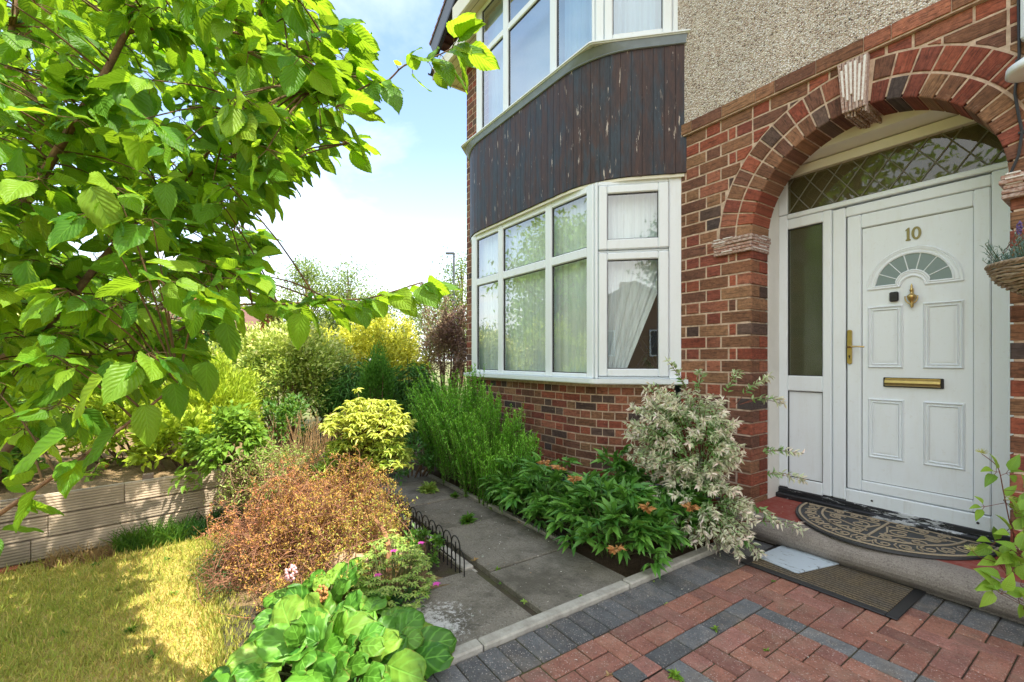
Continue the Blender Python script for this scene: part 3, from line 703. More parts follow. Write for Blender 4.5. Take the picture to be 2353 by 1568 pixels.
# door leaf
dr = MB()
for a in ((-1.264, -1.184, .320, 2.192), (-.641, -.570, .320, 2.192)): dr.box(a[0], a[1], YD+.004, YD+.05, a[2], a[3], **U)
dr.box(-1.184, -.641, YD+.006, YD+.05, .320, .389, **U); dr.box(-1.184, -.641, YD+.006, YD+.05, 2.099, 2.192, **U)
dr.box(-1.180, -.645, YD+.020, YD+.045, .393, 2.095); dr.box(-1.184, -.641, YD+.026, YD+.046, .389, 2.099, mi=1)
for x in (-1.2685, -.5685): dr.box(x-.002, x+.002, YD+.012, YD+.04, .32, 2.19, mi=1)
door = dr.build('front_door', [M['upvc'], M['gasket']], house)
YS = YD+.020
def mould_rect(x0, x1, z0, z1, name='panel_moulding'):
    mb = MB()
    for k, (w, e, h) in enumerate(((0, .015, .012), (.020, .012, .008))):
        for (o, i_, hh) in ((w, w+e, h),):
            R = [(x0+o, z0+o), (x1-o, z0+o), (x1-o, z1-o), (x0+o, z1-o)]; m2 = (o+i_)/2
            Q = [(x0+m2, z0+m2), (x1-m2, z0+m2), (x1-m2, z1-m2), (x0+m2, z1-m2)]; T = [(x0+i_, z0+i_), (x1-i_, z0+i_), (x1-i_, z1-i_), (x0+i_, z1-i_)]
            vs = [(x, YS-.0005, z) for x, z in R]+[(x, YS-hh, z) for x, z in Q]+[(x, YS-.001, z) for x, z in T]
            mb.add(vs, [(i, (i+1) % 4, 4+(i+1) % 4, 4+i) for i in range(4)]+[(4+i, 4+(i+1) % 4, 8+(i+1) % 4, 8+i) for i in range(4)])
    mb.add([(x0+.042, YS-.004, z0+.042), (x1-.042, YS-.004, z0+.042), (x1-.042, YS-.004, z1-.042), (x0+.042, YS-.004, z1-.042)], [(0, 1, 2, 3)])
    mb.build(name, M['upvc'], door)
for a in ((-1.149, -.962, 1.152, 1.562), (-.868, -.681, 1.152, 1.562), (-1.147, -.957, .553, .950), (-.866, -.676, .553, .950)): mould_rect(*a)
# fan window
fx, fz = -.918, 1.690
def fan_outline(rx, rz, ri, n=24, b=0):
    o = [(fx+rx*math.cos(PI*i/n), fz-b+rz*math.sin(PI*i/n)) for i in range(n+1)]
    o += [(fx-ri*math.cos(PI*i/12), fz-b+ri*1.0*math.sin(PI*i/12)) for i in range(13)]
    return o
fw = MB()
for b_, rr in (((.232, .240, .062), .0075), ((.214, .218, .072), .006), ((.193, .195, .082), .008)):
    o = fan_outline(b_[0], b_[1], b_[2], b=.012 if b_[0] > .22 else 0); fw.tube([(x, YS-.002, z) for x, z in o]+[(o[0][0], YS-.002, o[0][1])], rr, n=6, cap=False)
oo, ii = fan_outline(.232, .240, .062, b=.012), fan_outline(.190, .192, .084)
vs = [(x, YS-.004, z) for x, z in oo]+[(x, YS-.004, z) for x, z in ii]; m = len(oo)
fw.add(vs, [(i, (i+1) % m, m+(i+1) % m, m+i) for i in range(m)])
for i in range(1, 7):
    a = PI*i/7; fw.tube([(fx+.082*math.cos(a), YS-.003, fz+.082*math.sin(a)), (fx+.19*math.cos(a), YS-.003, fz+.192*math.sin(a))], .0032, n=5)
fwo = fw.build('fan_window', M['upvc'], door)
gp = MB(); vs = [(fx+r*math.cos(PI*i/24), YS-.002, fz+r*1.01*math.sin(PI*i/24)) for i in range(25) for r in (.080, .192)]
gp.add(vs, [(2*i, 2*i+1, 2*i+3, 2*i+2) for i in range(24)])
g = G('etched glass'); M['etched'] = g.done(g.pbr((.22, .28, .29), .16, None, spec=.7)); gp.build('glass', M['etched'], fwo)
# numerals 10
M['num'] = M['brassd']
nb = MB(); s = .081; x0, z0 = -.954, 1.964
nb.prism([(x0+.004, z0), (x0+.028, z0), (x0+.028, z0+.006), (x0+.0225, z0+.008), (x0+.0225, z0+s), (x0+.016, z0+s), (x0+.003, z0+s-.012), (x0+.003, z0+s-.018), (x0+.0095, z0+s-.014), (x0+.0095, z0+.008), (x0+.004, z0+.006)], YS-.006, YS, ident, inset=.0008)
nb.build('numeral', M['num'], door)
nz = MB(); cx_, cz_ = -.898, z0+s/2; N_ = 28
vs = []
for i in range(N_):
    a = 2*PI*i/N_; 
    for rx, rz, y in ((.024, s/2, YS), (.0235, s/2-.0005, YS-.006), (.0105, s/2-.012, YS-.006), (.0105, s/2-.012, YS)): vs.append((cx_+rx*math.cos(a), y, cz_+rz*math.sin(a)))
nz.add(vs, [(4*i+k, 4*i+k+1, 4*((i+1) % N_)+k+1, 4*((i+1) % N_)+k) for i in range(N_) for k in range(3)]); nz.build('numeral', M['num'], door)
# letterbox
lb = MB(); lb.box(-1.064, -.769, YS-.012, YS, 1.030, 1.092, mi=1, ch=.004); prof = [(-.0, .0), (.010, .006), (.016, .02), (.012, .036), (.004, .044)]
vs = [(x, YS-.014-d, 1.038+z) for x in (-1.052, -.781) for d, z in prof]; lb.add(vs, [(i, i+1, 6+i, 5+i) for i in range(4)]+[tuple(range(5)), tuple(range(5, 10))])
lb.box(-1.050, -.783, YS-.018, YS-.010, 1.081, 1.088); lb.build('letterbox', [M['brass'], M['black']], door)
# handle
hd = MB(); hp = [(-1.246+.0135*math.cos(a), (1.400 if a < PI else 1.190)+.0135*math.sin(a)) for a in np.linspace(0, 2*PI, 21)[:-1]]
hd.prism(hp, YD-.008, YD+.006, ident, inset=.002); hd.lathe([(.009, 0), (.008, .03), (.007, .036)], (-1.246, YD-.006, 1.296), 10, ax=(0, -1, 0))
hd.tube([(-1.248, YD-.036, 1.296), (-1.225, YD-.044, 1.297), (-1.18, YD-.046, 1.296), (-1.150, YD-.044, 1.293)], .0065, .0055, n=8); hd.build('handle', M['brass'], door)
kh = MB(); kh.lathe([(0, .0105), (.006, .0105), (.006, .003)], (-1.246, YD, 1.232), 10, ax=(0, -1, 0)); kh.box(-1.2485, -1.2435, YD-.0105, YD, 1.216, 1.23); kh.build('keyhole', M['black'], door)
# urn knocker
kn = MB(); c0 = (-.918, YS-.016, 1.535)
kn.lathe([(.002, 0), (.006, .006), (.004, .012), (.009, .022), (.004, .03), (.016, .048), (.023, .066), (.024, .076), (.018, .082), (.008, .090), (.006, .104), (.011, .108), (.008, .118), (.005, .13), (.007, .136), (.003, .146), (.001, .152)], c0, 14)
rg = [(-.918+.031*math.cos(a), YS-.022, 1.603+.043*math.sin(a)) for a in np.linspace(-PI*1.05, PI*.05, 16)]; kn.tube(rg, .0038, n=6)
kn.box(-.926, -.910, YS-.016, YS, 1.54, 1.66, ch=.003); kn.build('knocker', M['brass'], door, True)
cb = MB(); cb.box(-1.030, -.984, YS-.022, YS, 1.583, 1.646, ch=.007); cb.lathe([(0, .024), (.010, .024), (.012, .021)], (-1.007, YS, 1.618), 12, ax=(0, -1, 0)); cb.build('door_viewer', M['black'], door)
# threshold: black paint flaking over white
g = G('flaking threshold'); o = g.obj(); n = g.noise(g.map(o, (9, 14, 48)), 1.0, 7, .78); x = g.n('ShaderNodeSeparateXYZ', 0, Vector=o)
ctr = g.ramp(g.math('ABSOLUTE', g.math('ADD', x, .92)), [(.05, .13), (.42, .0)]); c = g.mix(g.ramp(g.math('ADD', n, ctr), [(.62, 0.0), (.65, 1.0)]), (.012, .013, .016), (.52, .54, .56))
M['thresh'] = g.done(g.pbr(c, .5, g.bump(n, .6, .004)))
tr = MB(); tr.box(XL, XR, YD-.012, YD+.08, .155, .231, ch=.006); tr.box(XL, XR, YD-.055, YD-.012, .155, .197, ch=.008); tr.build('threshold', M['thresh'], house)
# doorstep
g = G('step concrete'); o = g.obj(); n = g.noise(o, 18, 5, .7); f = g.vor(o, 130, 1); f0 = g.noise(o, 160, 3, .7); y = g.n('ShaderNodeSeparateXYZ', 1, Vector=o); z = g.n('ShaderNodeSeparateXYZ', 2, Vector=o)
c = g.mix(n, (.17, .145, .13), (.36, .32, .28)); c = g.mix(g.ramp(f0, [(.5, 0.0), (.72, .5)]), c, (.46, .43, .39)); c = g.mix(g.ramp(f0, [(.3, .8), (.45, 0.0)]), c, (.085, .075, .068))
red = g.mix(g.ramp(n, [(.4, 0.0), (.75, .5)]), (.27, .055, .040), (.34, .20, .17))
edge = g.math('ADD', y, g.math('MULTIPLY', n, .03)); c = g.mix(g.math('MULTIPLY', g.ramp(g.math('SUBTRACT', edge, 2.7), [(.50, 0.0), (.515, 1.0)]), g.ramp(z, [(.12, 0.0), (.14, 1.0)])), c, red)
M['step'] = g.done(g.pbr(c, .85, g.bump(f0, .7, .005), spec=.25))
st = MB(); pr = [(YD-.01, .162), (3.30, .158), (3.16, .156)]+[(3.125-.085*math.sin(a), .083+.072*math.cos(a)) for a in np.linspace(.15, PI*.86, 9)]+[(3.10, 0)]
xs_ = np.linspace(-1.80, 1.3, 30); vs = [(x, y+(.004*math.sin(x*7) if i > 2 else 0), z) for x in xs_ for i, (y, z) in enumerate(pr)]; k = len(pr)
st.add(vs, [(i*k+j, i*k+j+1, (i+1)*k+j+1, (i+1)*k+j) for i in range(len(xs_)-1) for j in range(k-1)]+[tuple(range(k))]); st.build('doorstep', M['step'], house, False)
# ================================================================== CURTAINS AND ROOM
g = G('net curtain'); o = g.obj(); wv = g.noise(g.map(o, (40, 40, .6)), 1.0, 3)
nd = g.pbr((.86, .96, .98), .9); tl2 = g.n('ShaderNodeBsdfTranslucent', Color=(.8, .85, .82)); tp = g.n('ShaderNodeBsdfTransparent', Color=(1, 1, 1))
a = g.n('ShaderNodeMixShader', **{'#0': .15, '#1': nd, '#2': tl2}); M['net'] = g.done(g.n('ShaderNodeMixShader', **{'#0': g.ramp(wv, [(.35, .16), (.6, .0)]), '#1': a, '#2': tp}))
g = G('cream curtain'); nd = g.pbr((.72, .66, .52), .9); tl2 = g.n('ShaderNodeBsdfTranslucent', Color=(.7, .6, .45)); M['creamcurt'] = g.done(g.n('ShaderNodeMixShader', **{'#0': .3, '#1': nd, '#2': tl2}))
g = G('blue curtain'); nd = g.pbr((.52, .74, .88), .9); tl2 = g.n('ShaderNodeBsdfTranslucent', Color=(.5, .72, .85)); M['bluecurt'] = g.done(g.n('ShaderNodeMixShader', **{'#0': .3, '#1': nd, '#2': tl2}))
def curtain(name, Fm, s0, s1, z0, z1, d, mat, label, freq=26, amp=.016, edge=None, group=None, seed=0):
    """hanging pleated sheet; edge(z fraction) trims its s1 side"""
    r = random.Random(seed); ph = [r.uniform(0, 6) for _ in range(4)]; mb = MB(); ns = 90; nzz = 14; vs = []
    for j in range(nzz+1):
        t = j/nzz; z = z1+(z0-z1)*t; e = s1 if edge is None else s0+(s1-s0)*edge(t)
        for i in range(ns+1):
            q = i/ns; s = s0+(e-s0)*q; w = q*(s1-s0)
            dd = d+amp*(.6+.5*t)*(math.sin(w*freq*2+ph[0]+.5*math.sin(w*9+ph[1]))*.7+.4*math.sin(w*freq*4.3+ph[2]+t))
            vs.append(Fm(s, dd, z))
    m = ns+1; mb.add(vs, [(j*m+i, j*m+i+1, (j+1)*m+i+1, (j+1)*m+i) for j in range(nzz) for i in range(ns)])
    o_ = mb.build(name, mat, None, True); return tag(o_, label, 'curtain', group)
curtain('net_curtain', LF, .03, 2.08, 1.06, 2.70, -.10, M['net'], 'pale net curtain hanging in folds behind the three front lights of the lower bay window', seed=1)
curtain('net_curtain', LK, .02, .62, 1.06, 2.70, -.13, M['net'], 'pale net curtain swept aside behind the angled side light of the lower bay window', freq=34, amp=.014, edge=lambda t: 1.0 if t < .42 else 1.0-.62*((t-.42)/.58)**1.0, seed=2)
curtain('side_curtain', LK, .02, .30, 1.06, 2.08, -.20, M['creamcurt'], 'cream curtain gathered behind the net at the angled side light downstairs', freq=30, edge=lambda t: 1.0-.25*t, seed=3)
curtain('side_curtain', UF, 1.50, 1.98, 3.90, 5.42, -.12, M['bluecurt'], 'light blue curtain gathered at the right end of the upstairs front lights', freq=24, seed=4)
curtain('side_curtain', UK, .05, .60, 3.90, 5.42, -.12, M['bluecurt'], 'light blue curtain across the angled upstairs side light above the cladding', freq=24, seed=5)
curtain('side_curtain', UF, .04, .42, 3.90, 5.42, -.14, M['bluecurt'], 'light blue curtain at the far left end of the upstairs front lights', freq=22, seed=6)
blind = MB(); blind.add([UF(s, -.22, z) for z in (3.92, 5.4) for s in (.3, 1.7)], [(0, 1, 3, 2)])
tag(blind.build('window_blind', m_simple('grey blue blind', (.36, .48, .58), .8, var=.08)), 'grey blue roller blind drawn behind the wide middle upstairs light', 'blind')
# airer seen through the lower side pane
ar = MB()
for x in (0, .42):
    p = [LK(.38+x*.0, -.45-x, 1.05), LK(.62, -.45-x, 1.50)]; ar.tube(p, .006); p = [LK(.62, -.45-x, 1.05), LK(.38, -.45-x, 1.50)]; ar.tube(p, .006)
for s, z in ((.38, 1.5), (.62, 1.5), (.38, 1.05), (.62, 1.05), (.5, 1.275)): ar.tube([LK(s, -.45, z), LK(s, -.87, z)], .005)
for z in (1.14, 1.32, 1.42): ar.tube([LK(.36, -.45, z), LK(.70, -.45, z)], .003)
tag(ar.build('clothes_airer', m_simple('green wire', (.03, .06, .045), .4)), 'dark folding clothes airer inside the room behind the lower side pane', 'airer')

# ================================================================== GROUND
def plane(name, x0, x1, y0, y1, z, mat, kind='structure', n=1):
    mb = MB(); xs = np.linspace(x0, x1, n+1); ys = np.linspace(y0, y1, n+1)
    mb.add([(x, y, z) for y in ys for x in xs], [(j*(n+1)+i, j*(n+1)+i+1, (j+1)*(n+1)+i+1, (j+1)*(n+1)+i) for j in range(n) for i in range(n)])
    return tag(mb.build(name, mat), kind=kind)
g = G('far ground'); o = g.obj(); n = g.noise(o, .7, 6, .7); n2 = g.noise(o, 9, 4); M['ground'] = g.done(g.pbr(g.mix(g.ramp(g.math('ADD', g.math('MULTIPLY', n, .6), g.math('MULTIPLY', n2, .4)), [(.38, 0.0), (.6, 1.0)]), (.16, .12, .06), (.16, .20, .05)), .95))
plane('ground', -400, 400, -400, 400, -.10, M['ground'])
g = G('dry lawn'); o = g.obj(); n = g.noise(o, 2.6, 5, .65); n2 = g.noise(o, 70, 4, .7)
c = g.mix(g.ramp(n, [(.36, 0.0), (.64, 1.0)]), (.66, .48, .19), (.46, .44, .10)); c = g.mix(g.ramp(n2, [(.35, .5), (.6, 0.0)]), c, (.30, .21, .08))
M['lawn'] = g.done(g.pbr(c, .95, g.bump(n2, .8, .01), spec=.1))
plane('lawn', -9, 1.5, -6, .18, -.06, M['lawn'])
g = G('bed soil'); o = g.obj(); n = g.noise(o, 22, 6, .75); n2 = g.noise(o, 2.5, 3)
M['soil'] = g.done(g.pbr(g.mix(n2, g.mix(n, (.03, .022, .016), (.12, .085, .06)), g.mix(n, (.05, .035, .02), (.17, .12, .075))), .95, g.bump(n, 1.0, .03), spec=.1))
g = G('sandy bed soil'); o = g.obj(); n = g.noise(o, 26, 6, .75); M['sand'] = g.done(g.pbr(g.mix(n, (.14, .09, .045), (.50, .36, .20)), .95, g.bump(n, 1.0, .03), spec=.1))
mb = MB(); nx_, ny_ = 60, 24; vs = []
for j in range(ny_+1):
    for i in range(nx_+1):
        x = -9+6.76*i/nx_; y = .16+1.12*j/ny_+.05*math.sin(x*5)*(j == 0); vs.append((x, y, -.045+.05*math.sin(PI*j/ny_)+.012*math.sin(x*9+y*7)))
mb.add(vs, [(j*61+i, j*61+i+1, (j+1)*61+i+1, (j+1)*61+i) for j in range(ny_) for i in range(nx_)]); tag(mb.build('planting_bed', M['sand'], None, True), kind='structure')
mb = MB(); vs = []
for j in range(13):
    for i in range(41):
        x = -6.5+4.82*i/40; y = 1.985+1.5*j/12; vs.append((x, y, -.03+.03*math.sin(PI*j/12)+.01*math.sin(x*11+y*9)))
mb.add(vs, [(j*41+i, j*41+i+1, (j+1)*41+i+1, (j+1)*41+i) for j in range(12) for i in range(40)]); tag(mb.build('house_bed', M['soil'], None, True), kind='structure')
g = G('joint sand'); o = g.obj(); n = g.noise(o, 60, 4, .7); n2 = g.noise(o, 3, 4, .7); M['joint'] = g.done(g.pbr(g.mix(g.ramp(n2, [(.45, 0.0), (.65, .9)]), g.mix(n, (.03, .022, .016), (.10, .075, .05)), (.07, .075, .02)), .95, g.bump(n, 1, .01)))
# path slabs
g = G('path slab'); o = g.obj(); t = g.tint(); n = g.noise(o, 5, 5, .7); f = g.noise(o, 150, 3, .75); f2 = g.noise(o, 70, 3, .6)
c = g.mix(n, (.13, .117, .096), (.28, .25, .205)); c = g.mix(g.ramp(f, [(.52, 0.0), (.7, .75)]), c, (.42, .39, .34)); c = g.mix(g.ramp(f2, [(.3, .6), (.45, 0.0)]), c, (.06, .053, .045)); c = g.mix(g.ramp(g.noise(o, 2.2, 5, .75), [(.46, 0.0), (.62, .7)]), c, (.065, .058, .042))
dd = g.n('ShaderNodeVectorMath', 1, props={'operation': 'DISTANCE'}, **{'#0': o, '#1': (-1.93, .83, 0)}); n5 = g.noise(o, 38, 6, .8); n6 = g.noise(o, 7, 3)
wh = g.ramp(g.math('ADD', g.math('SUBTRACT', n5, g.math('MULTIPLY', dd, .85)), g.math('MULTIPLY', n6, .35)), [(.50, 0.0), (.62, .9)]); c = g.mix(wh, c, (.62, .61, .60))
lich = g.ramp(g.math('ADD', g.vor(o, 6.5, 0), g.math('MULTIPLY', g.noise(o, 60, 3), .06)), [(.085, .9), (.10, 0.0)]); c = g.mix(lich, c, (.36, .38, .33)); c = g.mix(1.0, c, t, 'MULTIPLY')
M['slab'] = g.done(g.pbr(c, .85, g.bump(g.math('ADD', f, f2), .6, .004), spec=.3))
mb = MB(); random.seed(9)
def slab(x0, x1, y0, y1, z, tl=0.0):
    k = random.uniform(.88, 1.12); mb.box(x0, x1, y0, y1, z-.05, z, (k, k, k*.98), ch=.007, M=lambda x, y, zz: (x, y, zz+tl*(y-y0)+random.uniform(-.0008, .0008)))
xs_ = [-1.692, -2.205, -2.945, -3.55, -4.25, -4.95, -5.65, -6.4]
for i, (b, a) in enumerate(zip(xs_, xs_[1:])): slab(a+.006, b-.004, 1.372+(i % 3)*.008, 1.968, (0, .004, -.004, .003)[i % 4])
slab(-2.335, -1.692, .69, 1.335, -.022); slab(-2.20, -1.692, .12, .68, -.03)
tag(mb.build('path', M['slab']), kind='structure'); plane('path_joint', -6.4, -1.69, .1, 1.98, -.034, M['joint'])
mb = MB(); mb.box(-6.4, -2.345, 1.285, 1.355, -.06, -.012, ch=.006); mb.box(-2.345, -2.30, 1.20, 1.36, -.06, -.03, ch=.006)
mb.box(-4.6, -2.25, 1.985, 2.03, -.05, .012, ch=.006); tag(mb.build('edging_kerb', m_mortar('pale concrete', (.46, .43, .37), (.30, .28, .24))), kind='structure')
g = G('kerb concrete'); o = g.obj(); n = g.noise(o, 12, 6, .75); f = g.noise(o, 190, 2); M['kerb'] = g.done(g.pbr(g.mix(g.ramp(n, [(.3, 0.0), (.7, 1.0)]), (.28, .26, .22), (.50, .48, .42)), .9, g.bump(f, .5, .003), spec=.2))
mb = MB(); y = 2.80
while y > -2.5:
    mb.box(-1.684, -1.620, max(y-.905, -2.5), y-.006, -.06, .020+random.uniform(-.003, .003), ch=.007); y -= .905+.0
mb.box(-1.684, -1.62, 2.806, 3.10, -.06, .006, ch=.007)
tag(mb.build('kerb', M['kerb']), kind='structure')
# ---- block paving
g = G('paving block'); o = g.obj(); t = g.tint(); n = g.noise(o, 14, 5, .7); f = g.noise(o, 130, 3, .8); sp = g.vor(o, 260, 1); spd = g.ramp(g.sep(sp, 0), [(.94, 0.0), (.96, .6)], 'LINEAR')
c = g.mix(1.0, t, g.ramp(n, [(.3, .70), (.7, 1.18)]), 'MULTIPLY'); c = g.mix(g.ramp(f, [(.3, .6), (.5, 0.0)]), c, (.05, .03, .025))
big = g.noise(o, 1.7, 3); c = g.mix(g.ramp(g.noise(o, 6, 6, .75), [(.48, 0.0), (.72, .42)]), c, (.30, .24, .18)); c = g.mix(g.ramp(g.noise(o, 3.1, 6, .8), [(.56, 0.0), (.70, .45)]), c, (.10, .075, .055)); c = g.mix(g.math('MULTIPLY', spd, g.ramp(big, [(.3, .15), (.65, 1.0)])), c, (.60, .52, .46))
M['paver'] = g.done(g.pbr(c, .88, g.bump(f, .8, .004), spec=.25))
u = .0975; X0 = -1.42; Y0 = 2.19-40*u; pv = MB(); random.seed(14)
RD = [(.335, .150, .108), (.295, .132, .098), (.375, .172, .122), (.26, .122, .096), (.32, .148, .118)]; GY = [(.140, .146, .152), (.118, .122, .126), (.165, .170, .174)]
def paver(x0, x1, y0, y1, cols, far=False):
    if x1-x0 < .02 or y1-y0 < .02: return
    c = random.choice(cols); k = random.uniform(.85, 1.15); tx, ty = random.uniform(-.012, .012), random.uniform(-.012, .012); h = random.uniform(-.0025, .0015)
    mx, my = (x0+x1)/2, (y0+y1)/2; j = .0026
    pv.box(x0+j, x1-j, y0+j, y1-j, -.03, 0, tuple(q*k for q in c), ch=.0045, M=lambda x, y, z: (x, y, z+h+tx*(x-mx)+ty*(y-my)))
regs = []    # herringbone areas (cell index ranges), dark bands separate them
def band_cells(i, j):
    """dark soldier bands of the rectangle outlined in charcoal blocks"""
    return None
def herring(x0, x1, y0, y1, cols):
    i0, i1 = int(math.floor((x0-X0)/u+.5))-1, int(math.floor((x1-X0)/u+.5))+1; j0, j1 = int(math.floor((y0-Y0)/u+.5))-1, int(math.floor((y1-Y0)/u+.5))+1
    for i in range(i0, i1):
        for j in range(j0, j1):
            c = (i-j) % 4; a = X0+i*u; b = Y0+j*u
            if c == 0: r = (a, a+2*u, b, b+u)
            elif c == 3: r = (a, a+u, b, b+2*u)
            else: continue
            r = (max(r[0], x0), min(r[1], x1), max(r[2], y0), min(r[3], y1)); paver(*r, cols)
y = 3.09
while y > -2.4: paver(-1.618, -1.422, y-u, y, GY); y -= u
XE = 3.3; Ybt = 2.19+u; Yc = 2.19-7*u
x = -1.13+.0
for k in range(6):    # band along Y
    y1 = Ybt-2*u*k; paver(X0+2*u, X0+3*u, y1-2*u, y1, GY)
x = X0+3*u
while x < .35: paver(x, x+2*u, 2.19, Ybt, GY); paver(x, x+2*u, Yc, Yc+u, GY); x += 2*u
xr_ = x
y = 2.19
while y > Yc+u+.01: paver(xr_, xr_+u, y-2*u, y, GY); y -= 2*u
herring(X0, X0+2*u, -2.4, Ybt, RD); herring(X0+3*u, xr_, Yc+u, 2.19, RD); herring(X0, XE, Ybt, 2.19+7*u, RD); herring(xr_+u, XE, -2.4, Ybt, RD); herring(X0+2*u, xr_+u, -2.4, Yc if True else 0, RD)
x = X0
FR = [(.40, .145, .095), (.36, .13, .09)]
while x < XE: paver(x, x+u, 2.19+7*u, 2.19+9*u+.04, GY); x += u
tag(pv.build('block_paving', M['paver']), kind='structure')
plane('paving_joint', -1.62, 3.4, -2.5, 3.3, -.0085, M['joint'])
q = np.random.default_rng(3); lt = MB(); lc = MB()     # petals, seeds and grit lying about
for k in range(330):
    if k < 190: p = (q.uniform(-1.6, 1.2), q.uniform(.8, 3.0), .0035)
    elif k < 280: p = (q.uniform(-3.6, -1.75), q.uniform(1.4, 1.95), .004)
    else: p = (q.uniform(-1.7, -.3), q.uniform(3.25, 3.6), .165)
    a = q.uniform(0, 6.28); l = q.uniform(.002, .0065); w = l*q.uniform(.4, .9); ca, sa = math.cos(a), math.sin(a)
    vs = [(p[0]+x*ca*l-y*sa*w, p[1]+x*sa*l+y*ca*w, p[2]+h) for x, y, h in ((-1, 0, 0), (0, -1, .001), (1, 0, .002), (0, 1, .0005))]
    lt.add(vs, [(0, 1, 2, 3)], ((.70, .66, .60), (.30, .20, .10), (.62, .58, .50))[k % 3])
g = G('petal litter'); tag(lt.build('petal_litter', g.done(g.pbr(g.tint(), .8))), 'tiny fallen petals and seed husks scattered on the paving', 'litter', kind='stuff')
# ================================================================== DECK
g = G('grooved deck board'); o = g.obj(); t = g.tint(); n = g.noise(g.map(o, (30, 1.2, 1)), 1.0, 5, .65); n2 = g.noise(o, 3, 3)
c = g.mix(1.0, t, g.ramp(n, [(.3, .65), (.7, 1.12)]), 'MULTIPLY'); c = g.mix(g.ramp(n2, [(.42, 0.0), (.66, .6)]), c, (.22, .19, .15)); zz_ = g.n('ShaderNodeSeparateXYZ', 2, Vector=o); c = g.mix(g.ramp(g.math('ADD', zz_, g.math('MULTIPLY', g.noise(o, 14, 4), .12)), [(.03, .6), (.13, 0.0)]), c, (.17, .15, .08)); M['deck'] = g.done(g.pbr(c, .8, g.bump(n, .3, .004), spec=.2))
wallp = [(-3.60, -3.0), (-3.95, -.905), (-4.13, .12), (-4.18, .40)]
deck = thing('board_wall', 'low garden wall faced with weathered grooved deck boards along the back of the lawn', 'garden wall', (-4.0, -1, -.06))
dk = MB(); random.seed(4); BW = .130
def wpt(f):
    P = wallp; L = [math.dist(a, b) for a, b in zip(P, P[1:])]; d = f*sum(L)
    for (a, b), l in zip(zip(P, P[1:]), L):
        if d <= l or b == P[-1]: return (a[0]+(b[0]-a[0])*d/l, a[1]+(b[1]-a[1])*d/l, (b[1]-a[1])/l, -(b[0]-a[0])/l)
        d -= l
for r_ in range(3):
    z = -.03+r_*(BW+.004); pr = [(-.03, z), (-.004, z+.001)]
    for i in range(7):
        a = z+.003+(BW-.006)*i/7; pr += [(-.009, a+.001), (0, a+.004), (0, a+.0135), (-.009, a+.0165)]
    pr += [(-.004, z+BW-.001), (-.03, z+BW)]; m = len(pr); cuts = [0, random.uniform(.3, .45), random.uniform(.62, .8), 1]
    for c0, c1 in zip(cuts, cuts[1:]):
        k = random.uniform(.85, 1.12); off = random.uniform(-.004, .004); vs = []; ns = 8
        for i in range(ns+1):
            x, y, nx, ny = wpt(c0+.0006+(c1-c0-.0012)*i/ns); vs += [(x+nx*(d+off), y+ny*(d+off), zz) for d, zz in pr]
        dk.add(vs, [(i*m+j, i*m+j+1, (i+1)*m+j+1, (i+1)*m+j) for i in range(ns) for j in range(m-1)]+[tuple(range(m)), tuple(range(ns*m, ns*m+m))], (.64*k, .52*k, .385*k))
dk.build('boards', M['deck'], deck)
dk = MB()
for f in (.05, .3, .545, .8, .97):
    x, y, nx, ny = wpt(f); dk.box(x-nx*.10-.03, x-nx*.10+.03, y-.03, y+.03, -.1, .39, (.30, .22, .16))
dk.build('posts', M['deck'], deck)
dk = MB(); x, y, nx, ny = wpt(.60); dk.box(x-.06, x+.03, -.98, -.87, -.08, -.033, (.45, .16, .08), ch=.006); dk.build('brick_support', m_brick('support brick'), deck)
mb = MB(); vs = []
for j in range(41):
    x, y, nx, ny = wpt(j/40)
    for i in range(13): vs.append((x-nx*.04-7*(i/12)**1.6, y, .35+.02*math.sin(i*2.3+j*1.1)-.02*(i == 0)))
mb.add(vs, [(j*13+i, j*13+i+1, (j+1)*13+i+1, (j+1)*13+i) for j in range(40) for i in range(12)]); tag(mb.build('raised_bed', M['sand'], None, True), kind='structure')
# ================================================================== MATS
g = G('ribbed mat'); o = g.obj(); n = g.noise(o, 90, 4, .8); n2 = g.noise(o, 7, 4); y = g.n('ShaderNodeSeparateXYZ', 1, Vector=o); w = g.math('FRACT', g.math('MULTIPLY', y, 38)); rb = g.ramp(w, [(.10, 1.0), (.2, 0.0), (.85, 0.0), (.95, 1.0)])
c = g.mix(g.ramp(n2, [(.35, 0.0), (.7, 1.0)]), (.24, .185, .115), (.17, .15, .125)); c = g.mix(g.ramp(n, [(.35, .8), (.55, 0.0)]), c, (.05, .04, .03)); c = g.mix(g.ramp(n, [(.62, 0.0), (.75, .6)]), c, (.42, .37, .30)); c = g.mix(g.math('MULTIPLY', rb, .85), c, (.03, .026, .022))
M['ribmat'] = g.done(g.pbr(c, .95, g.bump(g.math('ADD', n, g.math('MULTIPLY', rb, -2.0)), .8, .006), spec=.1))
mat1 = thing('ribbed_doormat', 'worn brown ribbed doormat with black rubber border lying at the foot of the step', 'doormat', (-1.07, 2.88, .002))
a = rad(0.0); mm = MB(); mm.box(-1.400, -.755, 2.70, 3.075, .003, .013, ch=.002); mm.build('ribbed_pile', M['ribmat'], mat1)
mm = MB()
for q in ((-1.445, -1.400, 2.655, 3.10), (-.755, -.708, 2.655, 3.10), (-1.400, -.755, 2.655, 2.700), (-1.400, -.755, 3.075, 3.10)): mm.box(*q, .003, .010, ch=.003)
mm.build('border', M['black'], mat1)
g = G('weathered pale rubber'); o = g.obj(); n = g.noise(g.map(o, (10, 42, 10)), 1.0, 5, .75); e = g.noise(o, 30, 4); c = g.mix(g.ramp(n, [(.58, 0.0), (.66, 1.0)]), (.50, .58, .66), (.05, .055, .06)); M['pale'] = g.done(g.pbr(c, .75, g.bump(n, .4, .002)))
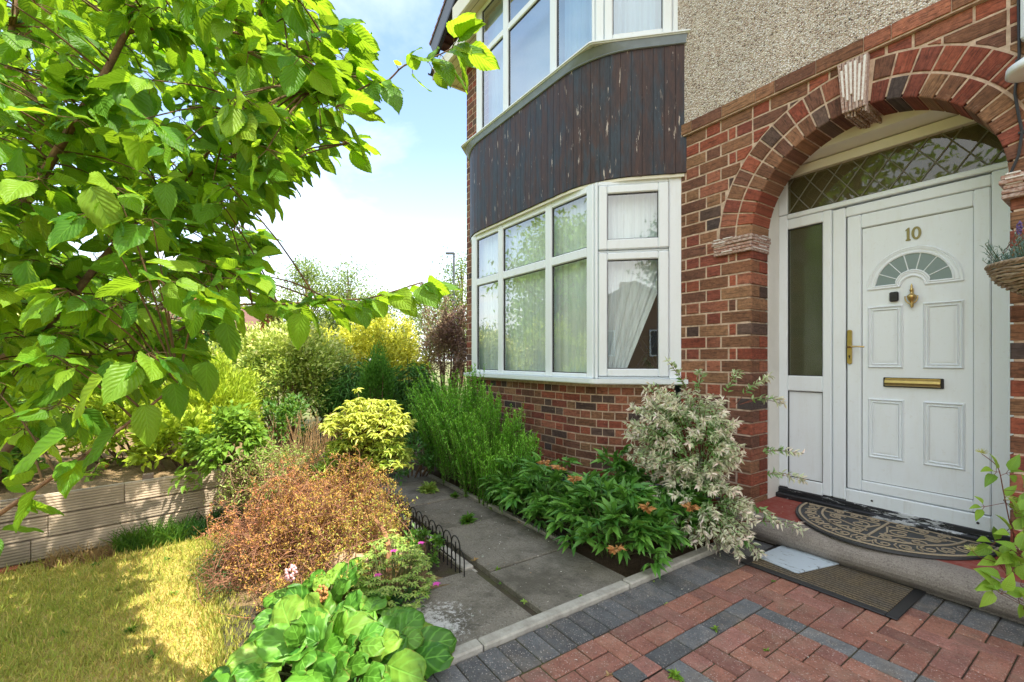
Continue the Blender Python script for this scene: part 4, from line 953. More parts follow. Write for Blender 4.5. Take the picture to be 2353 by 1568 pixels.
sh2 = MB(); pts = [(-1.420, 2.815), (-1.402, 2.79), (-1.19, 2.748), (-1.17, 2.757), (-1.085, 3.115), (-1.095, 3.135), (-1.16, 3.12), (-1.28, 3.13), (-1.36, 3.155), (-1.405, 3.14)]
sh2.prism([(x, y) for x, y in pts], -.0225, -.0145, lambda x, y, z: (x, z, -y+.004*math.sin(x*14)+max(0, (x+1.14))*.10*0), inset=.002)
tag(sh2.build('rubber_sheet', M['pale']), 'pale blue grey weathered sheet lying on the left end of the ribbed doormat', 'rubber sheet')
hm = thing('half_round_doormat', 'half round black rubber doormat with tan scrollwork lying on the red step', 'doormat', (-1.0, 3.64, .162))
CX, CY, RX, RY = -1.005, 3.635, .50, .57; zs = .1625
mm = MB(); N_ = 48; poly = [(CX+RX*math.cos(a), CY-RY*math.sin(a)) for a in np.linspace(0, PI, N_)]
vs = [(x, y, zs+.010) for x, y in poly]+[(CX+(x-CX)*1.008, CY+(y-CY)*1.008, zs) for x, y in poly]
mm.add(vs, [tuple(range(N_))]+[(i, (i+1) % N_, N_+(i+1) % N_, N_+i) for i in range(N_)]); mm.build('rubber_base', M['black'], hm)
sw = MB(); zt, zb_ = zs+.0145, zs+.008
def E_(r, a, k=1.0): return (CX+RX*r*math.cos(a), CY-.012-(RY-.02)*r*math.sin(a))
def rib(p, w=.016, w1=None): sw.ribbon(p, w*.58, zb_, zt, w1=None if w1 is None else w1*.58)
rib([E_(.955, a) for a in np.linspace(.0, PI, 50)], .024); rib([E_(.70, a) for a in np.linspace(.0, PI, 44)], .024)
rib([(CX, CY-.01), (CX, CY-RY*.93)], .024)
rib([(CX-RX*.93, CY-.012), (CX+RX*.93, CY-.012)], .016); rib([(CX-.33, CY-.105), (CX-.02, CY-.105)], .012); rib([(CX+.02, CY-.105), (CX+.33, CY-.105)], .012)
def spiral(cx, cy, r, turns, a0, dirn=1, w=.015, tail=None):
    P = [(cx+r*(1-.82*t)*math.cos(a0+dirn*2*PI*turns*t), cy+r*(1-.82*t)*math.sin(a0+dirn*2*PI*turns*t)) for t in np.linspace(0, 1, 26)]
    if tail: P = [tail]+P
    rib(P, w, w*.8)
for i, a in enumerate(np.linspace(.16, PI-.16, 13)):
    x, y = E_(.83, a); d = 1 if i % 2 else -1; spiral(x, y, .040, 1.25, a+PI/2*d, d, .014); x2, y2 = E_(.83, a+.11); 
    rib([E_(.76, a+.10), E_(.83, a+.13), E_(.90, a+.10)], .012)
for sx in (-1, 1):
    for (dx, dy, r, a0, d) in ((.07, .055, .034, 0, 1), (.17, .055, .034, PI, -1), (.26, .055, .030, 0, 1), (.10, .20, .058, 1.2, 1), (.235, .17, .048, 2.5, -1), (.20, .28, .050, 4.2, 1), (.08, .33, .040, .3, -1)):
        spiral(CX+sx*dx, CY-dy, r, 1.3, a0 if sx > 0 else PI-a0, d*sx, .016)
    rib([(CX+sx*.03, CY-.30), (CX+sx*.10, CY-.27), (CX+sx*.19, CY-.22), (CX+sx*.29, CY-.125)], .018, .010); rib([(CX+sx*.02, CY-.13), (CX+sx*.05, CY-.24), (CX+sx*.045, CY-.37)], .022, .008)
    rib([(CX+sx*.12, CY-.31), (CX+sx*.17, CY-.335), (CX+sx*.23, CY-.31)], .016, .008)
sw.build('scrollwork', m_simple('tan rubber pile', (.36, .29, .20), .9, nscale=160, var=.3, bump=.5), hm)
# ================================================================== LIGHT, CABLE, BASKET
sl_ = thing('security_light', 'white outdoor light fitted on the brickwork at the right edge above the porch arch', 'outdoor light', (-.3, YF-.005, 2.6))
mb = MB(); mb.box(-.40, -.25, YF-.07, YF-.003, 2.735, 3.0, ch=.012); mb.build('back_box', M['upvc'], sl_)
mb = MB(); mb.lathe([(.02, .30), (.03, .05), (.055, .035), (.105, .0), (.108, -.03), (.09, -.034), (.0, -.034)], (-.335, YF-.115, 2.575), 24); mb.build('lamp_shade', M['upvc'], sl_, True)
mb = MB(); mb.tube([(-.33, YF-.05, 2.75), (-.335, YF-.115, 2.80), (-.335, YF-.115, 2.62)], .012, n=8); mb.build('arm', M['upvc'], sl_)
cbm = MB(); cbm.tube([(-.418, YF-.008, 3.4), (-.412, YF-.010, 2.95), (-.409, YF-.012, 2.69), (-.424, YF-.010, 2.51), (-.414, YF-.011, 2.42), (-.400, YF-.010, 2.31), (-.412, YF-.012, 2.20), (-.437, YF-.014, 2.125), (-.43, YF-.03, 2.12)], .0065, n=6)
for z, x in ((2.66, -.411), (2.305, -.401)): cbm.box(x-.012, x+.012, YF-.016, YF-.004, z, z+.01)
tag(cbm.build('cable', M['black']), 'black cable clipped down the brickwork beside the arch', 'cable')
# hanging basket
BC = np.array([-.262, 3.005, 1.612]); BR = .205
bk = thing('hanging_basket', 'woven wicker hanging basket on chains beside the right hand porch pier', 'hanging basket', tuple(BC))
random.seed(31); mb = MB()
g = G('wicker'); o = g.obj(); t = g.tint(); n = g.noise(o, 50, 4); M['wicker'] = g.done(g.pbr(g.mix(1.0, t, g.ramp(n, [(.3, .6), (.7, 1.3)]), 'MULTIPLY'), .75, g.bump(n, .5, .003)))
for k in range(13):
    f = k/12; r = BR*(1-f**1.7*.72); z = BC[2]-.140*f**.9; ph = random.random()*6; c = random.choice([(.30, .22, .14), (.22, .155, .095), (.38, .30, .21)])
    for rep in range(2):
        mb.tube([(BC[0]+(r+.004*math.sin(14*a+ph+rep*PI))*math.cos(a), BC[1]+(r+.004*math.sin(14*a+ph+rep*PI))*math.sin(a), z+.004*rep+.003*math.sin(9*a+ph)) for a in np.linspace(0, 2*PI, 57)], .0052, n=5, col=c, cap=False)
for q in range(3): mb.tube([(BC[0]+(BR+.004+.006*math.cos(20*a+q*2.1))*math.cos(a), BC[1]+(BR+.004+.006*math.cos(20*a+q*2.1))*math.sin(a), BC[2]+.012+.006*math.sin(20*a+q*2.1)) for a in np.linspace(0, 2*PI, 121)], .005, n=5, col=(.30, .23, .16), cap=False)
mb.build('wicker_bowl', M['wicker'], bk)
mb = MB(); mb.lathe([(BR*.96, -.004), (BR*.86, -.05), (BR*.5, -.115), (0, -.13)], BC, 24); mb.build('liner', m_simple('dark basket liner', (.03, .035, .025), .9), bk)
mb = MB(); apex = BC+np.array([.02, .05, .47])
for a0 in (PI*.93, PI*.27, PI*1.6):
    p0 = BC+np.array([BR*math.cos(a0), BR*math.sin(a0), .015]); nlk = 26
    for i in range(nlk):
        c0 = p0+(apex-p0)*(i/nlk); c1 = p0+(apex-p0)*((i+1.18)/nlk); d = nrm((c1-c0)[None])[0]; sd = np.cross(d, [0, 0, 1]); sd = sd/np.linalg.norm(sd); sd = sd if i % 2 else np.cross(sd, d); m_ = (c0+c1)/2; h = np.linalg.norm(c1-c0)/2
        mb.tube([m_+d*h*math.cos(w)+sd*.0045*math.sin(w) for w in np.linspace(0, 2*PI, 9)], .0013, n=4, cap=False)
mb.build('chain', m_simple('rusty chain', (.16, .10, .07), .6, .6, var=.4), bk)
mb = MB(); mb.tube([apex, apex+np.array([0, 0, .04]), apex+np.array([0, .10, .06]), (apex[0], YF-.005, apex[2]+.03)], .007, n=6); mb.box(apex[0]-.015, apex[0]+.015, YF-.012, YF-.003, apex[2]-.2, apex[2]+.09); mb.tube([(apex[0], YF-.01, apex[2]-.17), (apex[0], apex[1]+.09, apex[2]+.05)], .005); mb.build('bracket', M['iron'], bk)
# hooped edging panel by the path
fe = thing('hooped_edging', 'low black wrought wire hooped edging panel standing along the stone path', 'garden edging', (-2.9, 1.25, -.03)); mb = MB(); x = -3.48; k = 0
def hoop(x0, w, h, z0=-.06):
    r = w/2; return [(x0, 1.25, z0), (x0, 1.25, h-r)]+[(x0+r-r*math.cos(a), 1.25, h-r+r*math.sin(a)) for a in np.linspace(0, PI, 9)]+[(x0+w, 1.25, h-r), (x0+w, 1.25, z0)]
while x < -2.42:
    mb.tube(hoop(x, .105, .175), .0042, n=5); mb.tube(hoop(x+.0525, .105, .115), .0038, n=5)
    mb.tube([(x+.0525, 1.25, -.06), (x+.0525, 1.25, .135), (x+.0525, 1.25, .142)], .004, n=5)
    mb.tube([(x+.03+.025*math.cos(a), 1.25, .055+.03*math.sin(a)) for a in np.linspace(0, 2*PI, 10)], .003, n=4, cap=False); x += .105
for z in (.03,): mb.tube([(-3.48, 1.25, z), (-2.375, 1.25, z)], .004, n=5)
mb.build('wire_hoops', M['iron'], fe)
we = MB()
for i in range(34): x = -2.86+i*.02; we.tube([(x, 1.99, -.04), (x, 1.99, .085)], .0016, n=4)
for z in (-.0, .025, .05, .082): we.tube([(-2.87, 1.99, z), (-2.18, 1.99, z)], .0016, n=4)
tag(we.build('wire_edging', M['iron']), 'low black wire mesh edging at the front of the bed under the bay', 'garden edging')
# sandstone
g = G('sandstone'); o = g.obj(); n = g.noise(o, 14, 5, .7); M['rock'] = g.done(g.pbr(g.mix(n, (.36, .22, .12), (.58, .42, .28)), .9, g.bump(n, .8, .02)))
def rock(c, r, label, seed):
    rr = np.random.default_rng(seed); mb = MB(); vs = []; nn = 14; mm_ = 9
    ph = rr.uniform(0, 6, 6)
    for j in range(mm_+1):
        t = PI*j/mm_
        for i in range(nn):
            a = 2*PI*i/nn; k = 1+.16*math.sin(2*a+ph[0])*math.sin(t+ph[1])+.1*math.sin(5*a+3*t+ph[2])
            vs.append((c[0]+r[0]*k*math.sin(t)*math.cos(a), c[1]+r[1]*k*math.sin(t)*math.sin(a), c[2]+r[2]*k*math.cos(t)))
    mb.add(vs, [(j*nn+i, j*nn+(i+1) % nn, (j+1)*nn+(i+1) % nn, (j+1)*nn+i) for j in range(mm_) for i in range(nn)]); tag(mb.build('rock', M['rock'], None, True), label, 'rock')
rock(ground(800, 1325, .0)+np.array([0, 0, .03]), (.10, .12, .10), 'orange sandstone rock between the bergenia and the russet twiggy bush', 3)
rock(ground(905, 1270, .0)+np.array([0, 0, .0]), (.10, .08, .06), 'small sandstone rock beside the hooped edging and the pink flowers', 5)
# ================================================================== PLANT MATERIALS
L_ = {}
L_['cherry'] = m_leaf('cherry leaf', (.026, .115, .012), (.120, .285, .022), (.54, .84, .03), .50, .45, .30, c=(.26, .40, .03), spec=.25, vn=50)
L_['mid'] = m_leaf('mid green leaf', (.055, .16, .022), (.12, .26, .035), (.35, .55, .05), .35)
L_['bamb'] = m_leaf('bamboo leaf', (.05, .17, .03), (.14, .32, .06), (.2, .4, .06), .25, .35); L_['dark'] = m_leaf('dark green leaf', (.020, .075, .022), (.055, .15, .035), (.15, .35, .05), .25, .35)
L_['yellow'] = m_leaf('golden leaf', (.20, .40, .05), (.80, .80, .18), (.85, .85, .12), .30)
L_['varieg'] = m_leaf('variegated leaf', (.10, .22, .03), (.48, .58, .11), (.6, .70, .1), .3, c=(.80, .78, .34))
L_['conifer'] = m_leaf('golden conifer', (.28, .43, .03), (.56, .66, .05), (.6, .7, .04), .35, .6)
L_['conifer2'] = m_leaf('green conifer', (.06, .20, .022), (.12, .30, .035), (.25, .5, .04), .3, .6)
L_['purple'] = m_leaf('purple leaf', (.10, .06, .055), (.27, .17, .14), (.4, .25, .15), .3, c=(.42, .40, .20)); L_['gold'] = m_leaf('bright golden leaf', (.36, .46, .05), (.78, .74, .11), (.9, .85, .1), .35)
L_['pink'] = m_leaf('willow pale leaf', (.11, .34, .04), (.66, .74, .48), (.7, .78, .45), .35, c=(.95, .80, .74))
L_['peony'] = m_leaf('peony leaf', (.045, .19, .028), (.19, .42, .065), (.3, .55, .06), .25, .32, .3, spec=.5)
L_['rose'] = m_leaf('rosemary needle', (.09, .33, .025), (.20, .54, .04), (.3, .7, .05), .22, .45, c=(.32, .64, .06))
L_['berg'] = m_leaf('bergenia leaf', (.040, .165, .018), (.115, .30, .028), (.42, .66, .03), .22, .46, .7, c=(.24, .40, .05), spec=.35, vn=22, edge=.12)
L_['russet'] = m_leaf('russet leaf', (.50, .17, .10), (.56, .34, .07), (.7, .5, .06), .3, c=(.34, .46, .07))
L_['ger'] = m_leaf('geranium leaf', (.19, .38, .06), (.50, .58, .16), (.6, .7, .12), .35)
L_['dry'] = m_leaf('dry grass', (.36, .22, .10), (.52, .38, .18), (.6, .45, .2), .3, .8)
L_['clem'] = m_leaf('clematis leaf', (.13, .30, .03), (.26, .43, .05), (.5, .65, .06), .35, .4, .3)
L_['grass'] = m_leaf('lawn blade', (.76, .60, .23), (.60, .60, .14), (.7, .62, .12), .35, .7, c=(.40, .52, .09))
L_['olive'] = m_leaf('garden hedge leaf', (.10, .17, .03), (.26, .29, .05), (.5, .5, .07), .3)
L_['tree'] = m_leaf('distant tree leaf', (.13, .22, .045), (.26, .34, .07), (.4, .5, .08), .3)
L_['lav'] = m_leaf('lavender leaf', (.12, .22, .20), (.22, .36, .33), (.3, .4, .3), .2, .6)
m_flat = lambda nm, c, r=.6: m_simple(nm, c, r, var=.25)
M['magenta'] = m_flat('magenta petal', (.62, .06, .38)); M['pinkfl'] = m_flat('pink flower', (.72, .38, .40)); M['brownfl'] = m_flat('withered petal', (.42, .20, .06)); M['purplefl'] = m_flat('lavender flower', (.12, .08, .22)); M['apple'] = m_flat('apple skin', (.62, .34, .10), .35); M['seed'] = m_flat('seed head', (.46, .48, .14))
T_OV = leaf_t(5, 1, 'ovate', .3, .25); T_LA = leaf_t(4, 1, 'lance', .3, .25); T_ND = leaf_t(2, 1, 'lance', .2, .1); T_CH = leaf_t(20, 3, 'cherry', .18, .20, .08, .4); T_RD = leaf_t(10, 4, 'round', .16, .32, 0, 1.0); T_TI = leaf_t(2, 1, 'ovate', .3, .2); T_BL = leaf_t(4, 1, 'blade', .2, .45)
UP = np.array([0, 0, 1.0])
def ball(n, rng=RNG): v = nrm(rng.normal(0, 1, (n, 3))); return v

# ================================================================== GENERIC SHRUB
def shrub(name, label, cat, c, r, n, size, mat, tm=T_OV, clumps=40, asp=.5, up=.35, group=None, stems=14, seed=1, shell=.72, clr=.28, tint=None, stem_mat=None, flat=1.0, droop=0.0, dens_low=1.0):
    """leafy bush: leaves in clumps spread through an ellipsoid volume, stems rising from its base"""
    q = np.random.default_rng(seed); c = np.asarray(c, float); r = np.asarray(r, float)
    root = thing(name, label, cat, tuple(c-[0, 0, r[2]]), group)
    d = nrm(q.normal(0, 1, (clumps, 3))); d[:, 2] = np.where(d[:, 2] < -.35*dens_low, -d[:, 2]*.6, d[:, 2])
    rr = q.uniform(shell, 1.02, (clumps, 1)); cc = c+d*r*rr; per = n//clumps; lb = LB()
    for k in range(clumps):
        s = clr*q.uniform(.7, 1.3); o = q.normal(0, .5, (per, 3))*r*s*np.array([1, 1, flat]); P = cc[k]+o
        out = nrm((P-c)/r)
        D = nrm(out*.8+UP*up+q.normal(0, .45, (per, 3))-UP*droop); N = nrm(UP*.8+out*.4+q.normal(0, .35, (per, 3)))
        L = size*q.uniform(.6, 1.25, per); tt = np.clip(q.uniform(0, 1, per)*.6+q.uniform(0, .4), 0, 1) if tint is None else tint(P, q)
        lb.add(P, D, N, L, L*asp, tt)
    lb.build('foliage', tm, mat, root)
    if stems:
        mb = MB()
        for k in range(stems):
            e = cc[k % clumps]; b = c+np.array([q.uniform(-.2, .2)*r[0], q.uniform(-.2, .2)*r[1], -r[2]]); m_ = (b+e)/2+np.array([*(e-c)[:2]*.12, 0]); mb.tube([b, m_, e], .012*r[2]/.5+.003, .003, n=5)
        mb.build('stems', stem_mat or M['wood'], root)
    return root

# ================================================================== CHERRY TREE (close by, overhanging from the left)
ch = thing('cherry_tree', 'leafy cherry tree with backlit toothed leaves overhanging the lawn', 'tree', (-2.75, -1.25, -.06))
A = lambda *p: [at(*q) for q in p]
lims = dict(
 a=([np.array([-2.62, -1.12, .75]), np.array([-2.45, -.85, 1.02])]+A((-60, 850, 1.5), (55, 800, 1.5), (150, 700, 1.52), (240, 590, 1.55), (350, 470, 1.65), (430, 410, 1.75), (520, 365, 1.85), (620, 330, 1.9)), .018, .005),
 b=([np.array([-2.58, -1.08, .95]), np.array([-2.4, -.95, 1.35])]+A((-40, 560, 1.42), (40, 490, 1.40), (100, 400, 1.37), (165, 290, 1.36), (240, 170, 1.36), (290, 75, 1.36), (340, 0, 1.37), (410, -130, 1.4)), .017, .006),
 c=([np.array([-2.66, -1.16, .55])]+A((-60, 1120, 1.5), (0, 1050, 1.55), (120, 910, 1.75), (230, 800, 2.1), (350, 720, 2.6), (480, 650, 3.1), (560, 590, 3.4)), .017, .005),
 d=([np.array([-2.69, -1.19, .35])]+A((-120, 1260, 1.25), (0, 1180, 1.2), (130, 1090, 1.2), (230, 1020, 1.22), (330, 945, 1.26), (410, 880, 1.3)), .008, .003),
 e=(A((20, 825, 1.5), (110, 815, 1.5), (310, 810, 1.55), (400, 765, 1.62), (520, 705, 1.65), (640, 700, 1.6), (760, 690, 1.5), (850, 685, 1.45), (965, 650, 1.4)), .006, .002),
 g=(A((430, 410, 1.75), (520, 300, 1.55), (590, 225, 1.45), (660, 190, 1.40), (720, 205, 1.36), (800, 175, 1.33), (880, 190, 1.30), (930, 150, 1.28), (1000, 130, 1.26), (1050, 105, 1.25)), .005, .0015),
 h=(A((290, 75, 1.36), (420, 60, 1.38), (560, 80, 1.38), (640, 120, 1.36), (720, 80, 1.33), (770, 62, 1.32)), .005, .0015),
 i=(A((-60, 500, 1.9), (10, 330, 1.85), (18, 150, 1.82), (40, -20, 1.8), (70, -140, 1.8)), .013, .008),
 j=(A((430, 410, 1.75), (560, 380, 1.8), (660, 350, 1.75), (740, 320, 1.65), (800, 330, 1.55)), .004, .0015),
 k=(A((240, 590, 1.55), (330, 520, 1.7), (430, 500, 2.0), (520, 520, 2.4), (580, 560, 2.7)), .005, .002))
trunk = MB(); trunk.tube([(-2.75, -1.25, -.08), (-2.73, -1.22, .2), (-2.67, -1.17, .5), (-2.60, -1.10, .85), (-2.52, -1.03, 1.25), (-2.47, -.98, 1.7)], .055, .028, n=10); trunk.build('trunk', M['wood'], ch, True)
def smooth(P, k=3):
    P = [np.asarray(p, float) for p in P]; out = []
    for i in range(len(P)-1):
        p0, p1, p2, p3 = P[max(0, i-1)], P[i], P[i+1], P[min(len(P)-1, i+2)]
        for t in np.linspace(0, 1, k, endpoint=False): out.append(.5*((2*p1)+(-p0+p2)*t+(2*p0-5*p1+4*p2-p3)*t*t+(-p0+3*p1-3*p2+p3)*t**3))
    return out+[P[-1]]
nodes = []
for k, (P, r0, r1) in lims.items():
    S = smooth(P, 4); mb = MB(); mb.tube(S, r0, r1, n=7); mb.build('branch', M['wood'], ch, True); nodes += S
nodes = np.array(nodes)
POLY = [(-160, -160), (640, -160), (700, 20), (770, 90), (800, 180), (770, 260), (700, 330), (650, 400), (590, 480), (590, 560), (570, 650), (500, 740), (430, 800), (390, 860), (330, 905), (200, 960), (60, 1010), (-160, 1060)]
def inpoly(x, y):
    r = False; n = len(POLY)
    for i in range(n):
        (x1, y1), (x2, y2) = POLY[i], POLY[(i+1) % n]
        if (y1 > y) != (y2 > y) and x < (x2-x1)*(y-y1)/(y2-y1)+x1: r = not r
    return r
q = np.random.default_rng(77); clusters = []
def sample(n, d0, d1, pw=1.0, keep=lambda x, y: True):
    k = 0
    while k < n:
        x, y = q.uniform(-150, 820), q.uniform(-150, 1060)
        if inpoly(x, y) and keep(x, y):
            clusters.append((at(x, y, d0+(d1-d0)*q.random()**pw), x, y)); k += 1
sample(275, 1.12, 1.75, 1.0, lambda x, y: q.random() < (1 if y < 700 else .6))
sample(560, 1.75, 3.3, 1.0, lambda x, y: q.random() < (1 if y < 780 else .25))
for _ in range(8):      # crown above and behind the picture edge
    clusters.append((np.array([q.uniform(-3.9, -1.9), q.uniform(-1.6, .3), q.uniform(2.6, 3.6)]), 0, -300))
lb = LB(); tw = MB()
def leafcluster(p, px, k, axis=None, big=1.0):
    for i in range(k):
        a = q.uniform(0, 2*PI); h = np.array([math.cos(a), math.sin(a), 0]); side = RT*(.75 if px > 420 else .15)-FW*.15
        d = nrm((h*.85+side-UP*q.uniform(-.15, 1.15)+(0 if axis is None else axis*.5))[None])[0]
        pt = p+h*.012+d*.028*q.uniform(.7, 1.3); n_ = nrm((UP*.9+h*.35-d*.1+q.normal(0, .48, 3))[None])[0]
        L = big*q.uniform(.058, .112)*(1 if q.random() > .18 else .6)
        lb.add(pt, d, n_, L, L*q.uniform(.54, .72), q.random()**1.2); tw.tube([p, p+d*.010+UP*.004, pt], .0011, .0009, n=4, cap=False)
for p, px, py in clusters:
    j = np.argmin(np.linalg.norm(nodes-p, axis=1)+.3*np.maximum(0, nodes[:, 2]-p[2])); b = nodes[j]; m_ = b+(p-b)*.5+UP*.06*np.linalg.norm(p-b)
    if np.linalg.norm(p-b) < .75: tw.tube(smooth([b, m_, p], 3), .0034, .0014, n=5)
    leafcluster(p, px, q.integers(5, 10))
for key, step in (('e', .036), ('g', .036), ('h', .055), ('j', .036), ('a', .09), ('b', .085), ('d', .10), ('k', .07), ('c', .10)):
    S = smooth(lims[key][0], 6); acc = 0
    for p0, p1 in zip(S, S[1:]):
        acc += np.linalg.norm(p1-p0)
        if acc > step: acc = 0; leafcluster(p1, 900 if key in 'eghj' else 200, q.integers(2, 5), nrm((p1-p0)[None])[0])
leafcluster(S[-1], 500, 5)
for key in 'eghj': leafcluster(np.asarray(lims[key][0][-1]), 900, 5, RT)
# the few big leaves low on the left
for (x, y, dx, dy, d, L) in ((235, 870, -.75, -.75, 1.08, .15), (150, 1000, -.9, -.55, 1.06, .16), (265, 990, -.55, -.6, 1.1, .12), (250, 830, .1, -.9, 1.15, .12), (330, 930, .15, -.95, 1.12, .11), (400, 880, .2, -.9, 1.2, .10), (520, 740, .1, -1, 1.3, .12), (475, 830, -.1, -1, 1.25, .12), (690, 720, -.1, -1, 1.45, .12), (60, 600, .1, -.95, 1.15, .14), (210, 430, .35, -.85, 1.12, .14), (45, 340, -.05, -1, 1.2, .13), (380, 420, .1, -1, 1.25, .10), (280, 190, .55, -.8, 1.2, .14)):
    D = nrm((RT*dx+UP*dy+FW*q.uniform(-.2, .1))[None])[0]; lb.add(at(x, y, d), D, nrm((-FW*.55+UP*.65+q.normal(0, .2, 3))[None])[0], L, L*.56, q.random())
lb.build('crown', T_CH, L_['cherry'], ch); tw.build('twigs', m_bark('cherry twig', (.17, .10, .045), (.08, .06, .025)), ch)

# ================================================================== ROSEMARY
ro = thing('rosemary_bush', 'bright green upright rosemary bush beside the path under the bay window', 'bush', (-3.55, 2.30, 0))
q = np.random.default_rng(5); lb = LB(); mb = MB()
for k in range(950):
    a, r_ = q.uniform(0, 2*PI), math.sqrt(q.random()); left = q.random()
    bx = -3.84+.84*r_*math.cos(a); by = 2.22+.36*r_*math.sin(a)
    if by > 2.72: by = 2.72-q.random()*.1
    hgt = (.36+.58*np.clip(1-((bx+4.15)/.95)**2, .05, 1))*q.uniform(.72, 1.08)
    hgt *= .93+.22*math.sin(bx*13+1.5)*math.sin(by*17+bx*4)+.14*math.sin(bx*29)
    if bx > -3.15: hgt = q.uniform(.25, .62)
    lean = np.array([.10*math.cos(a)+q.normal(0, .07), -.08+.10*math.sin(a)+q.normal(0, .06), 0])*r_*1.2
    z0 = -.02+max(0, hgt-.42)*.75; p0 = np.array([bx, by, z0]); P = [p0+lean*hgt*(t**1.4)+UP*(hgt-z0)*t for t in np.linspace(0, 1, 6)]
    mb.tube(P, .0035, .0015, n=4)
    n = int(36+90*(hgt-z0)); t = q.uniform(.02, 1, n); pp = np.array([P[min(4, int(x*5))]+(P[min(5, int(x*5)+1)]-P[min(4, int(x*5))])*(x*5-int(x*5)) for x in t])
    ang = q.uniform(0, 2*PI, n); out = np.stack([np.cos(ang), np.sin(ang), np.zeros(n)], 1)
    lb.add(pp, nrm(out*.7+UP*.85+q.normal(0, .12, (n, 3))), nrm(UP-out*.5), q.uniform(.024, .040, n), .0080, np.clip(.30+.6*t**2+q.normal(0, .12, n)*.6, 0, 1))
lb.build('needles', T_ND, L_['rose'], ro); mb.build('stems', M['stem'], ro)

# ================================================================== PEONIES
def peony(label, c, r, n, hgt, seed, flowers, lean=(0, 0)):
    q = np.random.default_rng(seed); root = thing('peony', label, 'plant', (*c, 0), 'peonies in the bed under the bay'); lb = LB(); mb = MB()
    for k in range(n):
        a = q.uniform(0, 2*PI); f = math.sqrt(q.random()); e = np.array([c[0]+r*f*math.cos(a)+lean[0], c[1]+r*.75*f*math.sin(a)+lean[1], hgt*(1-.6*f*f)*q.uniform(.5, 1.3)]); b = np.array([c[0]+.3*r*f*math.cos(a), c[1]+.25*r*f*math.sin(a), -.02])
        S = smooth([b, (b+e)/2+UP*.04, e], 3); mb.tube(S, .0035, .002, n=4); out = nrm(np.array([[math.cos(a), math.sin(a), .35]]))[0]
        for j in range(4):
            o = nrm((out+q.normal(0, .6, 3)+UP*.1)[None])[0]; p = e+o*.05*(j > 0); side = nrm(np.cross(o, UP)[None])[0]
            for s in (-1.05, -.55, 0, .55, 1.05):
                d = nrm((o*math.cos(s)+side*math.sin(s)-UP*.10*abs(s)+q.normal(0, .12, 3)+UP*q.uniform(-.1, .35))[None])[0]; L = q.uniform(.070, .118)*(1 if abs(s) < .9 else .75)
                lb.add(p, d, nrm((UP+q.normal(0, .3, 3))[None])[0], L, L*.33, q.random())
    lb.build('leaves', T_LA, L_['peony'], root); mb.build('stems', M['stem'], root)
    fb = LB()
    for (x, y, z) in flowers:
        fl = LB(); nn = 26; d = ball(nn, q); d[:, 2] = -abs(d[:, 2])*.4+.2; fl.add(np.array([x, y, z])+d*.008, d, ball(nn, q), q.uniform(.030, .055, nn), q.uniform(.018, .034, nn), q.random(nn)); fl.build('withered_flower', T_TI, M['brownfl'], root)
    return root
P1_ = at(1418, 1265, 2.72)
peony('dark green peony with two withered brown flowers nearest the kerb', (-2.02, 2.16), .38, 74, .34, 3, [at(1415, 1262, 2.46), at(1488, 1165, 2.55)])
peony('dark green peony with one brown flower half hidden beneath the variegated willow', (-1.98, 2.60), .30, 50, .36, 4, [at(1588, 1165, 2.62)])
peony('dark green peony with small faded flowers in the middle of the bed', (-2.60, 2.20), .38, 64, .36, 5, [at(1320, 1100, 2.95), at(1285, 1075, 3.05)])
peony('leafy green peony with a faded flower next to the rosemary', (-2.98, 2.16), .28, 48, .28, 6, [at(1250, 1062, 3.2)])
peony('tall green peony leaves standing against the curved brick base', (-2.42, 2.66), .22, 26, .42, 8, [])

# ================================================================== VARIEGATED WILLOW
wi = thing('variegated_willow', 'variegated willow shrub with pale pink and white leaf tips beside the porch pier', 'shrub', (-1.68, 2.78, 0)); q = np.random.default_rng(12); lb = LB(); mb = MB()
mb.tube([(-1.70, 2.80, -.03), (-1.70, 2.79, .25), (-1.69, 2.77, .5)], .018, .012, n=7); mb.tube([(-1.72, 2.80, 0), (-1.80, 2.74, .3), (-1.88, 2.68, .55)], .012, .008, n=6)
def shoot(b, e, n, sag=.05, pale=1.0):
    m_ = (b+e)/2+UP*sag; S = np.array(smooth([b, m_, e], 5)); mb.tube(list(S), .0028, .001, n=4, cap=False); k = len(S)-1
    t = q.uniform(.22, 1, n)**.8; i = np.minimum((t*k).astype(int), k-1); f = (t*k-i)[:, None]; P = S[i]+(S[i+1]-S[i])*f; ax = nrm(S[i+1]-S[i]); o = ball(n, q); o = nrm(o-ax*np.sum(o*ax, 1, keepdims=True))
    D = nrm(ax*.55+o*.85); lb.add(P, D, nrm(UP*.6+ball(n, q)*.6), q.uniform(.026, .048, n), q.uniform(.010, .0145, n), np.clip(pale*(-.42+1.32*t)+q.normal(0, .18, n), 0, 1))
for k in range(330):
    u_ = q.random(); v = ball(1, q)[0]
    if u_ < .66:      # broad head
        c = np.array([-1.84, 2.64, .70]); e = c+v*np.array([.40, .32, .34])*q.uniform(.72, 1.05); b = c+np.array([.06, .06, -.12])+v*.12
        if e[1] > 2.98: e[1] = 2.98-q.random()*.1
    else:             # lower skirts to the right
        c = np.array([-1.70, 2.64, .25]); e = c+v*np.array([.33, .27, .25]); e[2] = max(.02, e[2]); b = c+np.array([-.03, .04, .02])+v*.05
    shoot(b, e, int(q.integers(26, 42)), .02+.03*q.random())
